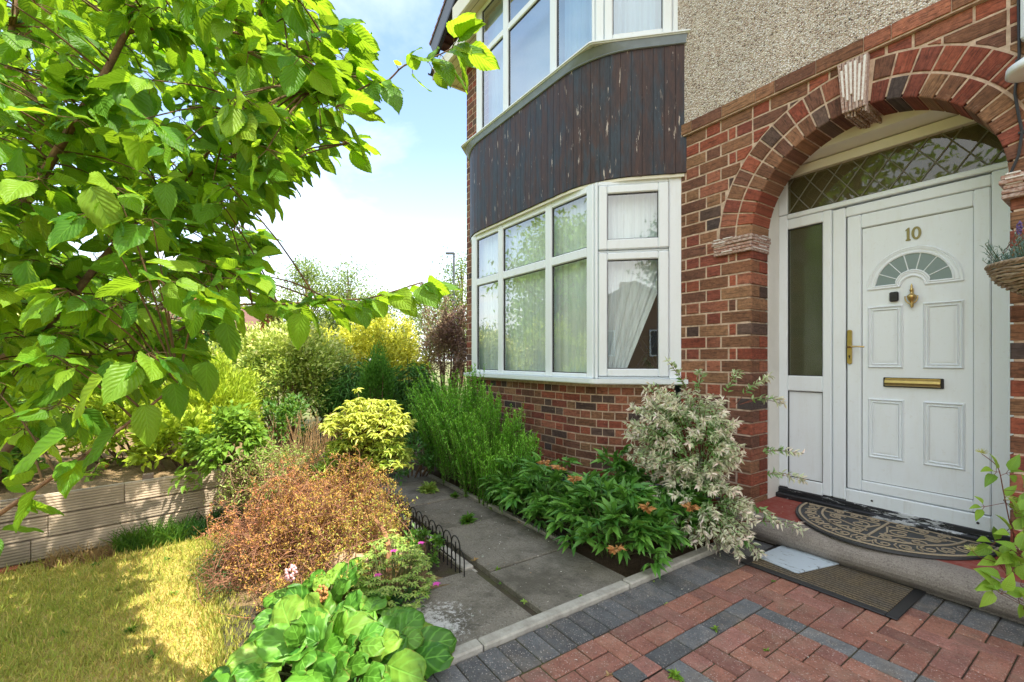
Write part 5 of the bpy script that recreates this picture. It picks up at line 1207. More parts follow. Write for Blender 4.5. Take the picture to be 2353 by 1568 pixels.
for (x, y, d, bx, by, bd) in ((1800, 922, 2.95, 1700, 930, 3.0), (1835, 1035, 2.85, 1720, 1050, 2.95), (1850, 1105, 2.8, 1730, 1095, 2.9), (1845, 1215, 2.75, 1700, 1200, 2.85), (1790, 1205, 2.7, 1690, 1150, 2.85), (1700, 1292, 2.62, 1660, 1210, 2.75), (1560, 1030, 2.95, 1640, 1070, 2.95), (1510, 1020, 2.9, 1600, 1040, 2.95), (1540, 830, 3.1, 1590, 930, 3.1), (1602, 850, 3.1, 1600, 930, 3.1), (1700, 855, 3.1, 1660, 930, 3.05), (1450, 940, 3.05, 1530, 960, 3.05), (1480, 890, 3.05, 1560, 940, 3.05), (1760, 870, 3.0, 1690, 930, 3.0), (1750, 1275, 2.7, 1690, 1230, 2.75)):
    for r_ in range(2): shoot(at(bx, by, bd), at(x+q.uniform(-12, 12), y+q.uniform(-10, 10), d), 26, .03, .95 if y > 860 else .5)
lb.build('leaves', T_LA, L_['pink'], wi); mb.build('stems', M['redstem'], wi)

# ================================================================== BERGENIA
def bergenia(label, c, rx, ry, n, seed, fl=(), size=1.0):
    q = np.random.default_rng(seed); root = thing('bergenia', label, 'plant', (*c, -.03), 'bergenias in front of the lawn edge'); lb = LB(); mb = MB()
    for k in range(n):
        a = q.uniform(0, 2*PI); f = math.sqrt((k+.5)/n); o = np.array([math.cos(a), math.sin(a), 0]); b = np.array([c[0]+rx*.75*f*o[0], c[1]+ry*.75*f*o[1], -.02]); h = (.13-.07*f*f)*q.uniform(.7, 1.25)*size; e = b+o*.07*f+UP*h
        d = nrm((o*(.35+.9*f)+UP*(.95-.85*f)+q.normal(0, .25, 3))[None])[0]; n_ = nrm((UP*.9-d*.3+o*.3+np.array([.35, -.45, 0])+q.normal(0, .25, 3))[None])[0]; L = q.uniform(.095, .175)*size
        mb.tube(smooth([b, b+UP*h*.6, e], 3), .006, .004, n=5); lb.add(e, d, n_, L, L*q.uniform(.78, .95), q.random())
    lb.build('leaves', T_RD, L_['berg'], root); mb.build('stalks', M['stem'], root)
    for (p, mt) in fl:
        p = np.asarray(p); s = MB(); nb_ = 34; b = np.array([p[0], p[1], 0]); s.tube([b, p], .005, .004, n=5, mi=1)
        for i in range(nb_):
            v = ball(1, q)[0]*np.array([.024, .024, .034]); s.lathe([(0, -.006), (.006, -.003), (.0075, .002), (.004, .008), (0, .009)], p+v, 6)
        s.build('flower_head', [mt, M['redstem']], root, True)
bergenia('large bergenia with glossy round leaves at the bottom edge by the kerb', (-1.86, .48), .29, .31, 74, 2)
bergenia('smaller bergenia with pink flower heads behind the larger one', (-2.28, .52), .23, .20, 40, 3, [(at(668, 1318, 2.12), M['pinkfl']), (at(738, 1366, 2.0), M['brownfl']), (at(706, 1406, 1.92), M['pinkfl'])], .85)
bergenia('low bergenia with broad leaves spreading over the lawn edge', (-1.93, .33), .20, .17, 30, 6, (), 1.0)

# ================================================================== HARDY GERANIUM
def lobed(n, q): return None
ge = thing('hardy_geranium', 'pale green hardy geranium with magenta flowers beside the path slab', 'plant', (-2.26, .92, 0)); q = np.random.default_rng(8); lb = LB(); mb = MB()
for k in range(330):
    a, f = q.uniform(0, 2*PI), math.sqrt(q.random()); e = np.array([-2.38+.36*f*math.cos(a)-.18*f*math.sin(a), .86+.26*f*math.sin(a), .02+(.17+.05*math.sin(a*3))*(1-f*f)*q.uniform(.2, 1.3)+.02]); b = np.array([e[0]*.6-2.38*.4, e[1]*.6+.86*.4, -.02]); mb.tube([b, (b+e)/2+UP*.02, e], .0016, .001, n=3, cap=False)
    for s in np.linspace(-2.2, 2.2, 6): lb.add(e, nrm(np.array([[math.cos(a+s), math.sin(a+s), q.uniform(-.2, .25)]]))[0], nrm((UP+q.normal(0, .25, 3))[None])[0], q.uniform(.020, .034), .014, q.random())
lb.build('leaves', T_TI, L_['ger'], ge); mb.build('stems', M['stem'], ge)
for (x, y, d) in ((868, 1322, 2.22), (1003, 1342, 2.25), (968, 1248, 2.55), (905, 1266, 2.42)):
    p = at(x, y, d); fl = LB(); an = np.arange(5)*2*PI/5; D = np.stack([np.cos(an), np.sin(an), np.full(5, .15)], 1); fl.add(np.repeat(p[None], 5, 0), D, UP, .023, .019, .5); fl.build('flower', T_TI, M['magenta'], ge)
# darker leafy fringe between bergenia and path
shrub('ground_cover', 'dark small leaved ground cover between the bergenia and the lower path slab', 'plant', (-2.16, .56, .01), (.11, .34, .05), 900, .024, L_['dark'], T_TI, 30, .7, seed=41, stems=4)
shrub('geranium_patch', 'small green leafy geranium patch beside the hooped edging panel', 'plant', (-2.62, 1.16, .05), (.17, .10, .09), 500, .030, L_['mid'], T_TI, 18, .7, seed=42, stems=4)

# ================================================================== GOLDEN SHRUB (flat layered top)
gs = thing('golden_shrub', 'golden yellow shrub with a flat layered top on a bare brown stem', 'shrub', (-3.55, 1.09, -.02)); q = np.random.default_rng(17); lb = LB(); mb = MB()
GC = np.array([-3.66, 1.14, 0]); tiers = [(0, 0, .71, .42, .20, 290), (.02, .0, .58, .34, .14, 130), (-.14, -.10, .40, .32, .16, 170), (.22, .06, .46, .26, .12, 100), (-.20, -.04, .26, .26, .14, 80)]
mb.tube([GC+[.16, -.05, -.04], GC+[.15, -.03, .15], GC+[.10, 0, .38], GC+[0, 0, .55]], .030, .018, n=8)
for tx, ty, tz, tr_, th, n in tiers:
    for k in range(n):
        a, f = q.uniform(0, 2*PI), math.sqrt(q.random()); wob = 1+.16*math.sin(a*3+tx*9)+.12*math.sin(a*5+1); e = GC+np.array([tx+tr_*wob*f*math.cos(a), ty+tr_*wob*.8*f*math.sin(a), tz+th*(1-f*f)*q.uniform(.1, 1.15)-.05*f+q.normal(0, .028)]); b = GC+np.array([tx*.4, ty*.4, tz-.14])
        mb.tube([b, (b+e)/2-UP*.03, e], .004, .002, n=4, cap=False); m_ = 11; an = q.uniform(0, 2*PI, m_); o = np.stack([np.cos(an), np.sin(an), q.uniform(-.5, .55, m_)], 1)
        lb.add(np.repeat(e[None], m_, 0), nrm(o), nrm(UP+q.normal(0, .25, (m_, 3))), q.uniform(.035, .068, m_), q.uniform(.014, .020, m_), np.clip(q.uniform(0, 1, m_)*.55+(.40 if tz > .65 else .0 if tz < .45 else .12), 0, 1))
lb.build('leaves', T_LA, L_['yellow'], gs); mb.build('stems', M['wood'], gs)

# ================================================================== RUSSET TWIGGY BUSH
def twiggy(name, label, c, r, ntw, nlf, seed, lmat, tmat, lsize=.011, tint=None):
    q = np.random.default_rng(seed); root = thing(name, label, 'bush', (c[0], c[1], -.02)); mb = MB(); lb = LB(); c = np.asarray(c, float); r = np.asarray(r, float)
    for k in range(ntw):
        v = ball(1, q)[0]; v[2] = abs(v[2])*1.0-.12; wb = 1+.14*math.sin(v[0]*6+seed)+.13*math.sin(v[1]*8+v[2]*5)+.08*math.sin(v[0]*15); p = c+v*r*q.uniform(.45, .98)*wb; dr = nrm((np.cross(v, q.normal(0, 1, 3))+v*.5)[None])[0]; L = q.uniform(.10, .26)*(1.5 if q.random() < .12 else 1)
        if q.random() < .14: dr = nrm((v+UP*.5+q.normal(0, .4, 3))[None])[0]
        P = [p-dr*L*.5-v*.03, p+v*.025+q.normal(0, .012, 3), p+dr*L*.5+q.normal(0, .02, 3)-UP*.02]
        mb.tube(smooth(P, 3), .0021, .0009, n=3, cap=False)
        m_ = nlf; t = q.uniform(.3, 1, m_)[:, None]; pp = P[1]+(P[2]-P[1])*t+q.normal(0, .008, (m_, 3))
        lb.add(pp, nrm(ball(m_, q)+UP*.4), nrm(UP+ball(m_, q)*.6), q.uniform(.6, 1.4, m_)*lsize, lsize*.6, tint(p, q, m_) if tint else q.random(m_))
    for k in range(16):
        v = ball(1, q)[0]; v[2] = abs(v[2]); e = c+v*r*.8; mb.tube(smooth([c+np.array([q.uniform(-.1, .1), q.uniform(-.1, .1), -.05]), c+v*r*np.array([.5, .5, .25]), e], 3), .009, .003, n=5)
    mb.build('twigs', tmat, root); lb.build('leaves', T_TI, lmat, root); return root
RC = np.array([-3.10, .62, .06])
def rtint(p, q, m_):
    f = np.clip((p[0]-RC[0])*.9+(p[1]-RC[1])*.9+.33, 0, 1); return np.clip(q.normal(.16+.62*f, .22, m_), 0, 1)
rb_ = twiggy('russet_bush', 'low dense bush of tangled reddish brown twigs and tiny orange and yellow leaves', (-3.06, .64, .02), (.64, .54, .56), 2500, 12, 9, L_['russet'], M['twig'], .015, rtint)
mb = MB(); mb.tube(smooth([at(885, 1330, 2.55), at(893, 1270, 2.6), at(880, 1220, 2.7), at(850, 1185, 2.9)], 4), .020, .013, n=7); mb.build('bare_stem', m_bark('pale bark', (.42, .22, .12), (.25, .13, .07)), rb_)
twiggy('low_bush', 'sparse greenish low bush with pale stems between the board wall and the russet bush', (-3.98, .50, .16), (.38, .36, .44), 1000, 7, 19, L_['ger'], m_bark('pale stem', (.42, .28, .18), (.25, .16, .09)), .021)
twiggy('small_dark_bush', 'small dark leaved sprawling bush at the lawn edge below the russet bush', (-3.02, .16, -.02), (.30, .16, .16), 200, 8, 23, L_['dark'], M['twig'], .012)
# dried heads: dry stems and seed plumes
dg = thing('dried_perennial', 'clump of dry brown stems and seed plumes behind the russet bush', 'plant', (-4.4, .9, 0)); q = np.random.default_rng(33); mb = MB(); lb = LB()
for k in range(150):
    b = np.array([-4.35+q.normal(0, .22), .86+q.normal(0, .16), 0]); e = b+np.array([q.normal(0, .16), q.normal(0, .12), q.uniform(.42, .72)]); S = smooth([b, (b+e)/2+q.normal(0, .02, 3), e], 3); mb.tube(S, .0025, .001, n=3, cap=False)
    m_ = 16; t = q.uniform(.45, 1, m_)[:, None]; lb.add(b+(e-b)*t, nrm(ball(m_, q)*.6+UP), ball(m_, q), q.uniform(.015, .035, m_), .004, q.random(m_))
mb.build('stems', m_bark('straw', (.45, .28, .14), (.28, .15, .07)), dg); lb.build('seed_heads', T_ND, L_['dry'], dg)

# ================================================================== BACK GARDEN
shrub('golden_conifer', 'bright yellow green feathery conifer behind the right end of the board wall', 'conifer', (-5.70, .14, .68), (.52, .42, .52), 12000, .060, L_['conifer'], T_ND, 130, .28, up=.9, seed=51, clr=.2, shell=.5)
shrub('small_conifer', 'small rounded mid green conifer standing between two bamboo clumps', 'conifer', (-6.15, 2.02, .68), (.22, .22, .70), 8000, .045, L_['conifer2'], T_ND, 110, .30, up=.8, seed=52, clr=.24, shell=.5)
def vt(P, q): return np.clip((P[:, 2]-.35)/1.5*.70+q.normal(.02, .24, len(P)), 0, 1)
shrub('variegated_shrub', 'large rounded shrub with cream and green variegated leaves behind the dry plumes', 'shrub', (-7.6, 1.10, .82), (1.15, 1.0, .95), 19000, .062, L_['varieg'], T_OV, 150, .55, seed=53, clr=.2, tint=vt, shell=.5)
shrub('golden_bush', 'tall golden leaved bush rising behind the bamboo', 'shrub', (-9.1, 3.0, 1.05), (1.05, .9, 1.15), 15000, .078, L_['gold'], T_OV, 130, .5, seed=54, clr=.2, shell=.5)
shrub('golden_bush', 'golden leaved bush behind the cream variegated shrub left of the bamboo', 'shrub', (-8.9, 1.9, .95), (.8, .7, .80), 11000, .072, L_['gold'], T_OV, 90, .5, seed=55, clr=.22, shell=.5)
shrub('purple_shrub', 'purple brown leaved shrub beside the far corner of the house', 'shrub', (-8.50, 4.28, 1.25), (.60, .55, 1.40), 9000, .055, L_['purple'], T_OV, 150, .55, seed=56, clr=.16, shell=.35)
def bamboo(label, c, r, n, seed):
    q = np.random.default_rng(seed); root = thing('bamboo', label, 'plant', (c[0], c[1], 0), 'dark bamboo clumps by the house corner'); lb = LB(); mb = MB()
    for k in range(n):
        a, f = q.uniform(0, 2*PI), math.sqrt(q.random()); b = np.array([c[0]+r[0]*.5*f*math.cos(a), c[1]+r[1]*.5*f*math.sin(a), 0]); e = np.array([c[0]+r[0]*f*math.cos(a), c[1]+r[1]*f*math.sin(a), r[2]*(1-.35*f*f)*q.uniform(.6, 1.05)]); S = smooth([b, b*.5+e*.5+UP*.1, e], 3); mb.tube(S, .004, .0015, n=4, cap=False)
        m_ = 20; t = q.uniform(.3, 1, m_); i = np.minimum((t*(len(S)-1)).astype(int), len(S)-1); P = np.array(S)[i]+q.normal(0, .03, (m_, 3)); o = ball(m_, q); o[:, 2] = -abs(o[:, 2])*.5+.1
        lb.add(P, nrm(o+np.array([math.cos(a), math.sin(a), 0])*.6), nrm(UP+ball(m_, q)*.4), q.uniform(.09, .17, m_), q.uniform(.012, .018, m_), q.random(m_))
    lb.build('leaves', T_LA, L_['bamb'], root); mb.build('canes', M['stem'], root)
bamboo('dark green bamboo clump with long narrow leaves left of the small conifer', (-6.75, 1.95), (.60, .50, 1.30), 190, 61)
bamboo('dark green bamboo clump with long narrow leaves right of the small conifer', (-6.45, 2.62), (.55, .42, 1.28), 210, 62)
shrub('leafy_shrub', 'dark green leafy plant at the far end of the path behind the rosemary', 'shrub', (-4.55, 1.88, .20), (.50, .34, .32), 3000, .042, L_['bamb'], T_OV, 60, .6, seed=63, clr=.2)
shrub('green_sapling', 'upright fresh green leafy sapling among the dry plumes', 'plant', (-5.5, .80, .42), (.30, .22, .40), 800, .060, L_['mid'], T_OV, 26, .45, seed=64, clr=.25)
# apple tree over the deck
ap = shrub('apple_tree', 'small apple tree with light green leaves and ripening apples above the board wall', 'tree', (-4.14, .20, .47), (.32, .26, .33), 2200, .060, L_['clem'], T_OV, 55, .55, up=.1, seed=65, clr=.22, droop=.3, stems=5)
for (x, y, d) in ((424, 1088, 4.0), (240, 1068, 3.55), (180, 1163, 3.1)):
    p = at(x, y, d); mb = MB(); mb.lathe([(0, -.026), (.012, -.027), (.024, -.018), (.030, 0), (.026, .018), (.014, .026), (.003, .021), (0, .02)], p, 12); mb.tube([p+UP*.02, p+UP*.05], .002, n=4); mb.build('apple', M['apple'], ap, True)
mb = MB(); lb = LB(); q = np.random.default_rng(71); S = smooth([at(440, 1050, 4.2), at(330, 1055, 3.8), at(240, 1058, 3.5), at(205, 1105, 3.25), at(180, 1156, 3.1)], 5); mb.tube(S, .008, .003, n=5)
for p in S[3:]: lb.add(np.repeat(p[None], 4, 0), nrm(ball(4, q)-UP*.3), nrm(UP+ball(4, q)*.4), q.uniform(.05, .075, 4), .034, q.random(4))
mb.build('low_branch', M['wood'], ap); lb.build('branch_leaves', T_OV, L_['clem'], ap)
# shrubs beyond the deck (also mirrored in the bay windows)
spots = [(-4.55, -.12, .28, .30, .26, 'conifer', 'small lime toned'), (-4.6, -1.25, .34, .40, .26, 'mid', 'small mid green'), (-4.3, -1.75, .26, .36, .22, 'yellow', 'small golden'), (-5.0, -.45, .40, .42, .40, 'conifer', 'bright yellow green'), (-5.3, -1.35, .5, .5, .45, 'clem', 'fresh light green'), (-4.75, -2.1, .4, .5, .36, 'olive', 'low olive toned'), (-7.4, -.55, .62, .75, .7, 'olive', 'yellowish'), (-8.3, -1.3, .8, .8, .95, 'conifer', 'lime'), (-7.5, -2.0, .6, .8, .8, 'varieg', 'cream flecked'), (-8.6, -2.9, 1.1, .9, 1.3, 'olive', 'olive green'), (-7.7, -3.6, .8, .9, .9, 'yellow', 'golden'), (-9.6, -4.6, 1.5, 1.2, 1.9, 'mid', 'tall mid green'), (-7.2, -5.2, .9, .9, 1.0, 'conifer', 'feathery lime'), (-9.3, -.1, .8, .8, .9, 'dark', 'dark green')]
for i, (x, y, rx, ry, rz, mt, w) in enumerate(spots):
    shrub('garden_shrub', w+' rounded shrub growing in the border above the board wall', 'shrub', (x, y, rz*.85+.3), (rx, ry, rz), int(5600*(rx*rz)/.6)+1200, .066, L_[mt], T_OV, 70, .5, group='border shrubs above the board wall', seed=80+i, clr=.22, shell=.5)
# grass tufts along the deck
def tuft(label, c, r, n, h, seed, mat, grp, name='grass_tuft', cat='grass tuft'):
    q = np.random.default_rng(seed); root = thing(name, label, cat, (c[0], c[1], -.06), grp); lb = LB(); a = q.uniform(0, 2*PI, n); f = np.sqrt(q.random(n)); P = np.stack([c[0]+r[0]*f*np.cos(a), c[1]+r[1]*f*np.sin(a), np.full(n, -.06)], 1)
    lb.add(P, nrm(UP*1.0+ball(n, q)*.45), nrm(ball(n, q)), q.uniform(.4, 1, n)*h, .007, q.random(n)); lb.build('blades', T_BL, mat, root); return root
tuft('bright green grass tuft growing against the board wall', (-3.93, -.25), (.08, .20), 420, .17, 1, L_['mid'], 'grass tufts along the board wall'); tuft('dark green weedy tuft at the right end of the board wall', (-3.98, .06), (.11, .16), 420, .17, 2, L_['dark'], 'grass tufts along the board wall'); tuft('thin straw coloured tuft at the foot of the board wall', (-3.87, -.60), (.05, .18), 160, .12, 3, L_['dry'], 'grass tufts along the board wall')
# lawn grass
q = np.random.default_rng(99); n = 80000; X = q.uniform(-4.0, -1.7, n); Y = q.uniform(-1.6, .20, n); s = (np.sin(X*3.1+Y*2)+np.sin(Y*5.3-X*1.7))*.25+.5
lb = LB(); lb.add(np.stack([X, Y, np.full(n, -.062)], 1), nrm(UP*.8+ball(n, q)*.6), ball(n, q), q.uniform(.012, .034, n)*(.75+.6*np.clip(np.sin(X*17+Y*5)*np.sin(Y*19-X*7), 0, 1)), .0050, np.clip(s*.75+q.normal(0, .36, n)+.06, 0, 1)); n2_ = 9000; X = q.uniform(-4.0, -1.7, n2_); Y = q.uniform(-1.6, .20, n2_); e_ = q.random(n2_) < .35; Y = np.where(e_, .12+q.normal(0, .05, n2_), Y); lb.add(np.stack([X, Y, np.full(n2_, -.062)], 1), nrm(UP*1.1+ball(n2_, q)*.5), ball(n2_, q), q.uniform(.03, .07, n2_), .0032, np.clip(q.normal(.6, .3, n2_), 0, 1)); gr = lb.build('grass', T_ND, L_['grass']); tag(gr, 'short dry yellow lawn grass', 'grass', kind='stuff')
# small weeds
def weed(label, p, n, size, seed, mat='mid', grp='weeds in the path and paving joints'):
    q = np.random.default_rng(seed); root = thing('weed', label, 'weed', tuple(p), grp); lb = LB(); o = ball(n, q); o[:, 2] = abs(o[:, 2])*.7+.1; p = np.asarray(p, float)
    lb.add(p+o*size*.25*q.random((n, 1)), nrm(o), nrm(UP+ball(n, q)*.4), q.uniform(.5, 1, n)*size, size*.42, q.random(n)); lb.build('leaves', T_OV, L_[mat], root); return root
weed('green leafy weed with yellow flower stalks in the path joint', ground(1075, 1200, 0), 80, .075, 1); weed('small bright weed beside the path slab crack below the hooped edging', ground(1090, 1290, 0), 9, .03, 2, 'dry')
weed('pale green weed in the paving joint at the bottom edge', ground(1552, 1555, 0), 26, .035, 3, 'clem'); weed('small weed at the inner corner of the charcoal band', ground(1645, 1448, 0), 16, .022, 4, 'clem'); weed('tiny weed between red blocks right of the charcoal band', ground(1762, 1496, 0), 12, .016, 5, 'clem'); weed('tiny green sprout on the red blocks near the doormat', ground(1778, 1338, 0), 9, .016, 6, 'mid')
weed('round leaved green weed climbing the hooped edging', at(1000, 1240, 2.72), 12, .05, 7); weed('leafy weed by the wire edging at the bed front', ground(1250, 1212, 0), 24, .03, 8); weed('wispy green weeds on the far path slabs', ground(985, 1130, 0), 190, .10, 9, 'ger'); weed('low green weed beside the rosemary at the path edge', ground(1045, 1142, 0), 70, .05, 10)
for i, (x, y) in enumerate(((-2.95, 1.40), (-2.93, 1.75), (-3.54, 1.62), (-2.21, 1.43), (-2.06, 1.352), (-1.84, 1.352), (-3.3, 1.362), (-1.70, 1.62), (-1.60, 1.30), (-1.60, 2.05), (-2.75, 1.975), (-3.15, 1.975), (-1.705, .95), (-1.42, 1.92), (-1.22, 1.3))):
    weed('tiny tuft of weed or moss in a joint of the path and paving', (x, y, -.01), 10+(i*7) % 14, .016+.014*((i*5) % 4)/3, 60+i, ('mid', 'ger', 'dry', 'clem')[i % 4], 'tiny weeds in the joints')
for i, (x, y) in enumerate(((-3.3, -.35), (-3.05, -.1), (-2.75, -.25), (-2.6, .02), (-3.6, -.15), (-2.45, -.15), (-3.5, .02), (-2.9, -.5), (-3.75, -.5))):
    weed('flat green clover patch in the dry lawn', (x, y, -.058), 22, .022+.008*(i % 3), 90+i, ('mid', 'clem')[i % 2], 'clover patches in the lawn')
# clematis at the right
cm = thing('clematis', 'trailing clematis with light green leaves and feathery seed heads at the right edge', 'climber', (-.25, 2.62, 0)); q = np.random.default_rng(45); lb = LB(); mb = MB(); sd = MB()
main = smooth([np.array([-.10, 2.55, -.01]), at(2385, 1330, 2.0), at(2340, 1200, 2.0), at(2318, 1090, 2.0), at(2300, 1060, 2.0), at(2255, 1045, 2.0)][:2]+[at(2330, 1230, 2.0), at(2308, 1140, 2.0), at(2297, 1085, 2.0), at(2285, 1065, 2.0), at(2256, 1043, 2.0)], 5); mb.tube(main, .0028, .0015, n=5)
def trio(p, d, s=1.0):
    for w in (-1.0, 0, 1.0):
        o = nrm((RT*math.cos(d+w)*1.0+UP*math.sin(d+w)*.8-FW*q.uniform(-.1, .4))[None])[0]; pp = p+o*.018*s; mb.tube([p, pp], .0011, n=3, cap=False); L = q.uniform(.06, .088)*s; lb.add(pp, o, nrm((UP*.7-FW*.6+q.normal(0, .3, 3))[None])[0], L, L*.55, q.random())
for (x, y, d, a, s) in ((2290, 1085, 2.0, PI*.9, 1), (2312, 1088, 2.0, .3, 1), (2262, 1165, 2.0, PI, .8), (2306, 1150, 2.0, .1, 1.1), (2345, 1170, 1.95, .2, 1.1), (2330, 1200, 1.95, .4, 1.2), (2285, 1250, 1.95, PI*.85, 1.1), (2330, 1265, 1.9, .1, 1.2), (2296, 1285, 1.9, 2.2, 1.1), (2310, 1335, 1.85, PI*.8, 1.1), (2345, 1345, 1.85, .5, 1.3), (2348, 1300, 1.85, 1.2, 1.2), (2285, 1350, 1.85, PI, 1.0), (2360, 1240, 1.9, .6, 1.2), (2350, 1130, 1.95, .6, 1.0), (2340, 1375, 1.85, -.4, 1.2), (2335, 1180, 1.9, 1.0, 1.1), (2325, 1225, 1.92, 2.0, 1.0), (2350, 1215, 1.9, -.3, 1.1), (2318, 1310, 1.86, .7, 1.1), (2345, 1275, 1.86, 2.4, 1.1), (2300, 1365, 1.84, 1.4, 1.0), (2352, 1400, 1.84, .9, 1.2)):
    trio(at(x, y, d), a, s)
    j = main[int(np.argmin([np.linalg.norm(m_-at(x, y, d)) for m_ in main]))]; mb.tube([j, at(x, y, d)], .0013, n=3, cap=False)
mb.tube(smooth([at(2330, 1360, 1.88), at(2300, 1300, 1.88), at(2250, 1280, 1.88), at(2232, 1262, 1.9)], 4), .0016, .001, n=4)
for (x, y, d) in ((2256, 1040, 2.0), (2322, 1148, 1.98), (2232, 1262, 1.9), (2356, 1300, 1.85)):
    p = at(x, y, d)
    sd = MB()
    for k in range(40): o = ball(1, q)[0]; o[2] = o[2]*.6+.2; sd.tube([p, p+o*.014, p+o*.022+UP*.002], .0012, .0004, n=3, cap=False)
    sd.build('seed_head', M['seed'], cm)
lb.build('leaves', T_OV, L_['clem'], cm); mb.build('stems', M['redstem'], cm)
# lavender planted in the hanging basket
lv = thing('lavender', 'grey green lavender with a purple flower spike growing in the hanging basket', 'plant', tuple(BC)); q = np.random.default_rng(6); lb = LB(); mb = MB(); fl = MB()
for k in range(110):
    a, f = q.uniform(0, 2*PI), math.sqrt(q.random()); b = BC+np.array([-.05+.11*f*math.cos(a), .11*f*math.sin(a), -.03]); e = b+np.array([.07*f*math.cos(a), .07*f*math.sin(a), q.uniform(.07, .16)]); mb.tube([b, e], .0012, n=3, cap=False); m_ = 22; t = q.random(m_)[:, None]; lb.add(b+(e-b)*t, nrm(ball(m_, q)*.8+UP), ball(m_, q), q.uniform(.015, .03, m_), .004, q.random(m_))
for (x, y, z) in ((-.105, -.05, .17), (.0, -.06, .19), (-.06, .03, .19)):
    p = BC+np.array([x, y, z]); fl = MB()
    for k in range(44): v = ball(1, q)[0]*np.array([.008, .008, .028]); fl.lathe([(0, -.004), (.004, 0), (0, .006)], p+v, 5)
    mb.tube([BC+np.array([x*.5, y*.5, 0]), p], .0015, n=3); fl.build('flower_spike', M['purplefl'], lv)
for (dx, dy) in ((-.175, -.05), (-.15, -.10), (-.12, -.14), (-.18, .02)):
    m_ = 14; p = BC+np.array([dx, dy, .0]); lb.add(np.repeat(p[None], m_, 0), nrm(ball(m_, q)+UP*.6), ball(m_, q), q.uniform(.02, .04, m_), .005, q.random(m_))
lb.build('leaves', T_ND, L_['lav'], lv); mb.build('stems', M['stem'], lv)
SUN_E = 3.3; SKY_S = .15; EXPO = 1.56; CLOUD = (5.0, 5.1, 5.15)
# ================================================================== FAR BACKGROUND
def tree(label, base, h, w, n, seed, mat='tree', grp='trees beyond the garden', size=None, name='broadleaf_tree', trunk_f=.3):
    q = np.random.default_rng(seed); base = np.asarray(base, float); root = thing(name, label, 'tree', tuple(base), grp); lb = LB(); mb = MB(); ncl = 46; size = size or h*.035
    top = base+UP*h; mb.tube([base, base+UP*h*.35+q.normal(0, .02*h, 3)*[1, 1, 0], base+UP*h*.75], h*.022, h*.006, n=7)
    for k in range(ncl):
        t = q.uniform(trunk_f, 1.0); rr = w*.5*math.sin(PI*min(1, (t-trunk_f+.12)/(1.12-trunk_f)))**.7*q.uniform(.35, 1.0); a = q.uniform(0, 2*PI); c = base+np.array([rr*math.cos(a), rr*math.sin(a), h*t]); s0 = base+UP*h*max(.2, t-.25); mb.tube([s0, (s0+c)/2+UP*.03*h, c], h*.007, h*.002, n=4, cap=False)
        m_ = n//ncl; P = c+q.normal(0, 1, (m_, 3))*np.array([.085, .085, .055])*h*q.uniform(.6, 1.2); lb.add(P, nrm(ball(m_, q)+UP*.3), nrm(UP+ball(m_, q)*.8), q.uniform(.6, 1.3, m_)*size, size*.6, np.clip(q.random(m_)*.6+q.uniform(0, .4), 0, 1))
    lb.build('crown', T_TI, L_[mat], root); mb.build('trunk', M['wood'], root); return root
tree('pale green feathery tree on the skyline right of the cherry branches', at(705, 900, 27)*[1, 1, 0], 6.9, 4.4, 9500, 1, size=.16); tree('open branched grey green tree on the skyline left of the street lamp', at(800, 900, 27)*[1, 1, 0], 6.6, 3.0, 5200, 2, size=.16)
tree('small bushy green tree behind the tip of the cherry twig', at(880, 900, 30)*[1, 1, 0], 5.4, 5.0, 7000, 3, size=.15); tree('light green tree beside the house corner behind the street lamp', at(1062, 900, 21)*[1, 1, 0], 5.6, 3.0, 6000, 4, size=.13); tree('low rounded green tree behind the purple shrub', at(985, 900, 24)*[1, 1, 0], 4.6, 4.6, 7000, 5, size=.13)
tree('broad green tree glimpsed through the cherry leaves', at(380, 900, 26)*[1, 1, 0], 6.0, 6.0, 4200, 6); tree('green tree at the far left behind the cherry foliage', at(120, 900, 24)*[1, 1, 0], 6.5, 6.5, 4200, 7); tree('low olive tree behind the far brick house', at(560, 900, 40)*[1, 1, 0], 6.0, 8.0, 3600, 8)
# trees mirrored in the bay windows
for i, (x, y, h, w) in enumerate(((-13.5, -6.0, 6.5, 4.8), (-16, -9.5, 7.5, 5.5), (-12.5, -9.5, 5.2, 4.5), (-20, -11, 8, 6.5), (-6, -11, 9.5, 8.5), (-1.0, -12.5, 9.0, 8.0))):
    tree(('loose yellow green tree reflected in the lower bay window', 'large mid green tree reflected in the lower bay window', 'broad bushy tree reflected in the lower bay window', 'tall green tree reflected in the lower bay window', 'wide green tree across the road reflected in the porch fanlight', 'round green tree across the road reflected in the front door sidelight')[i], (x, y, 0), h, w, 5200, 20+i, 'clem', 'trees reflected in the bay window', trunk_f=.15)
# street lamp, wire
lp = at(1043, 827, 20)*[1, 1, 0]; sl3 = thing('street_lamp', 'slim dark street lamp on the skyline beside the house corner', 'street lamp', tuple(lp)); mb = MB(); mb.tube([lp, lp+UP*5.9], .065, .045, n=8); mb.build('pole', M['grey'], sl3); mb = MB(); mb.box(-.36, .02, -.07, .07, 5.84, 5.93, ch=.02, M=lambda x, y, z: tuple(lp+RT*x+FW*y+UP*z)); mb.build('lamp_head', M['grey'], sl3)
mb = MB(); a_, b_ = at(560, 640, 32), at(1010, 652, 32); mb.tube([a_+(b_-a_)*t-UP*.35*math.sin(PI*t) for t in np.linspace(0, 1, 13)], .014, n=5); tag(mb.build('overhead_wire', M['black']), 'thin overhead wire sagging between the far trees', 'wire')
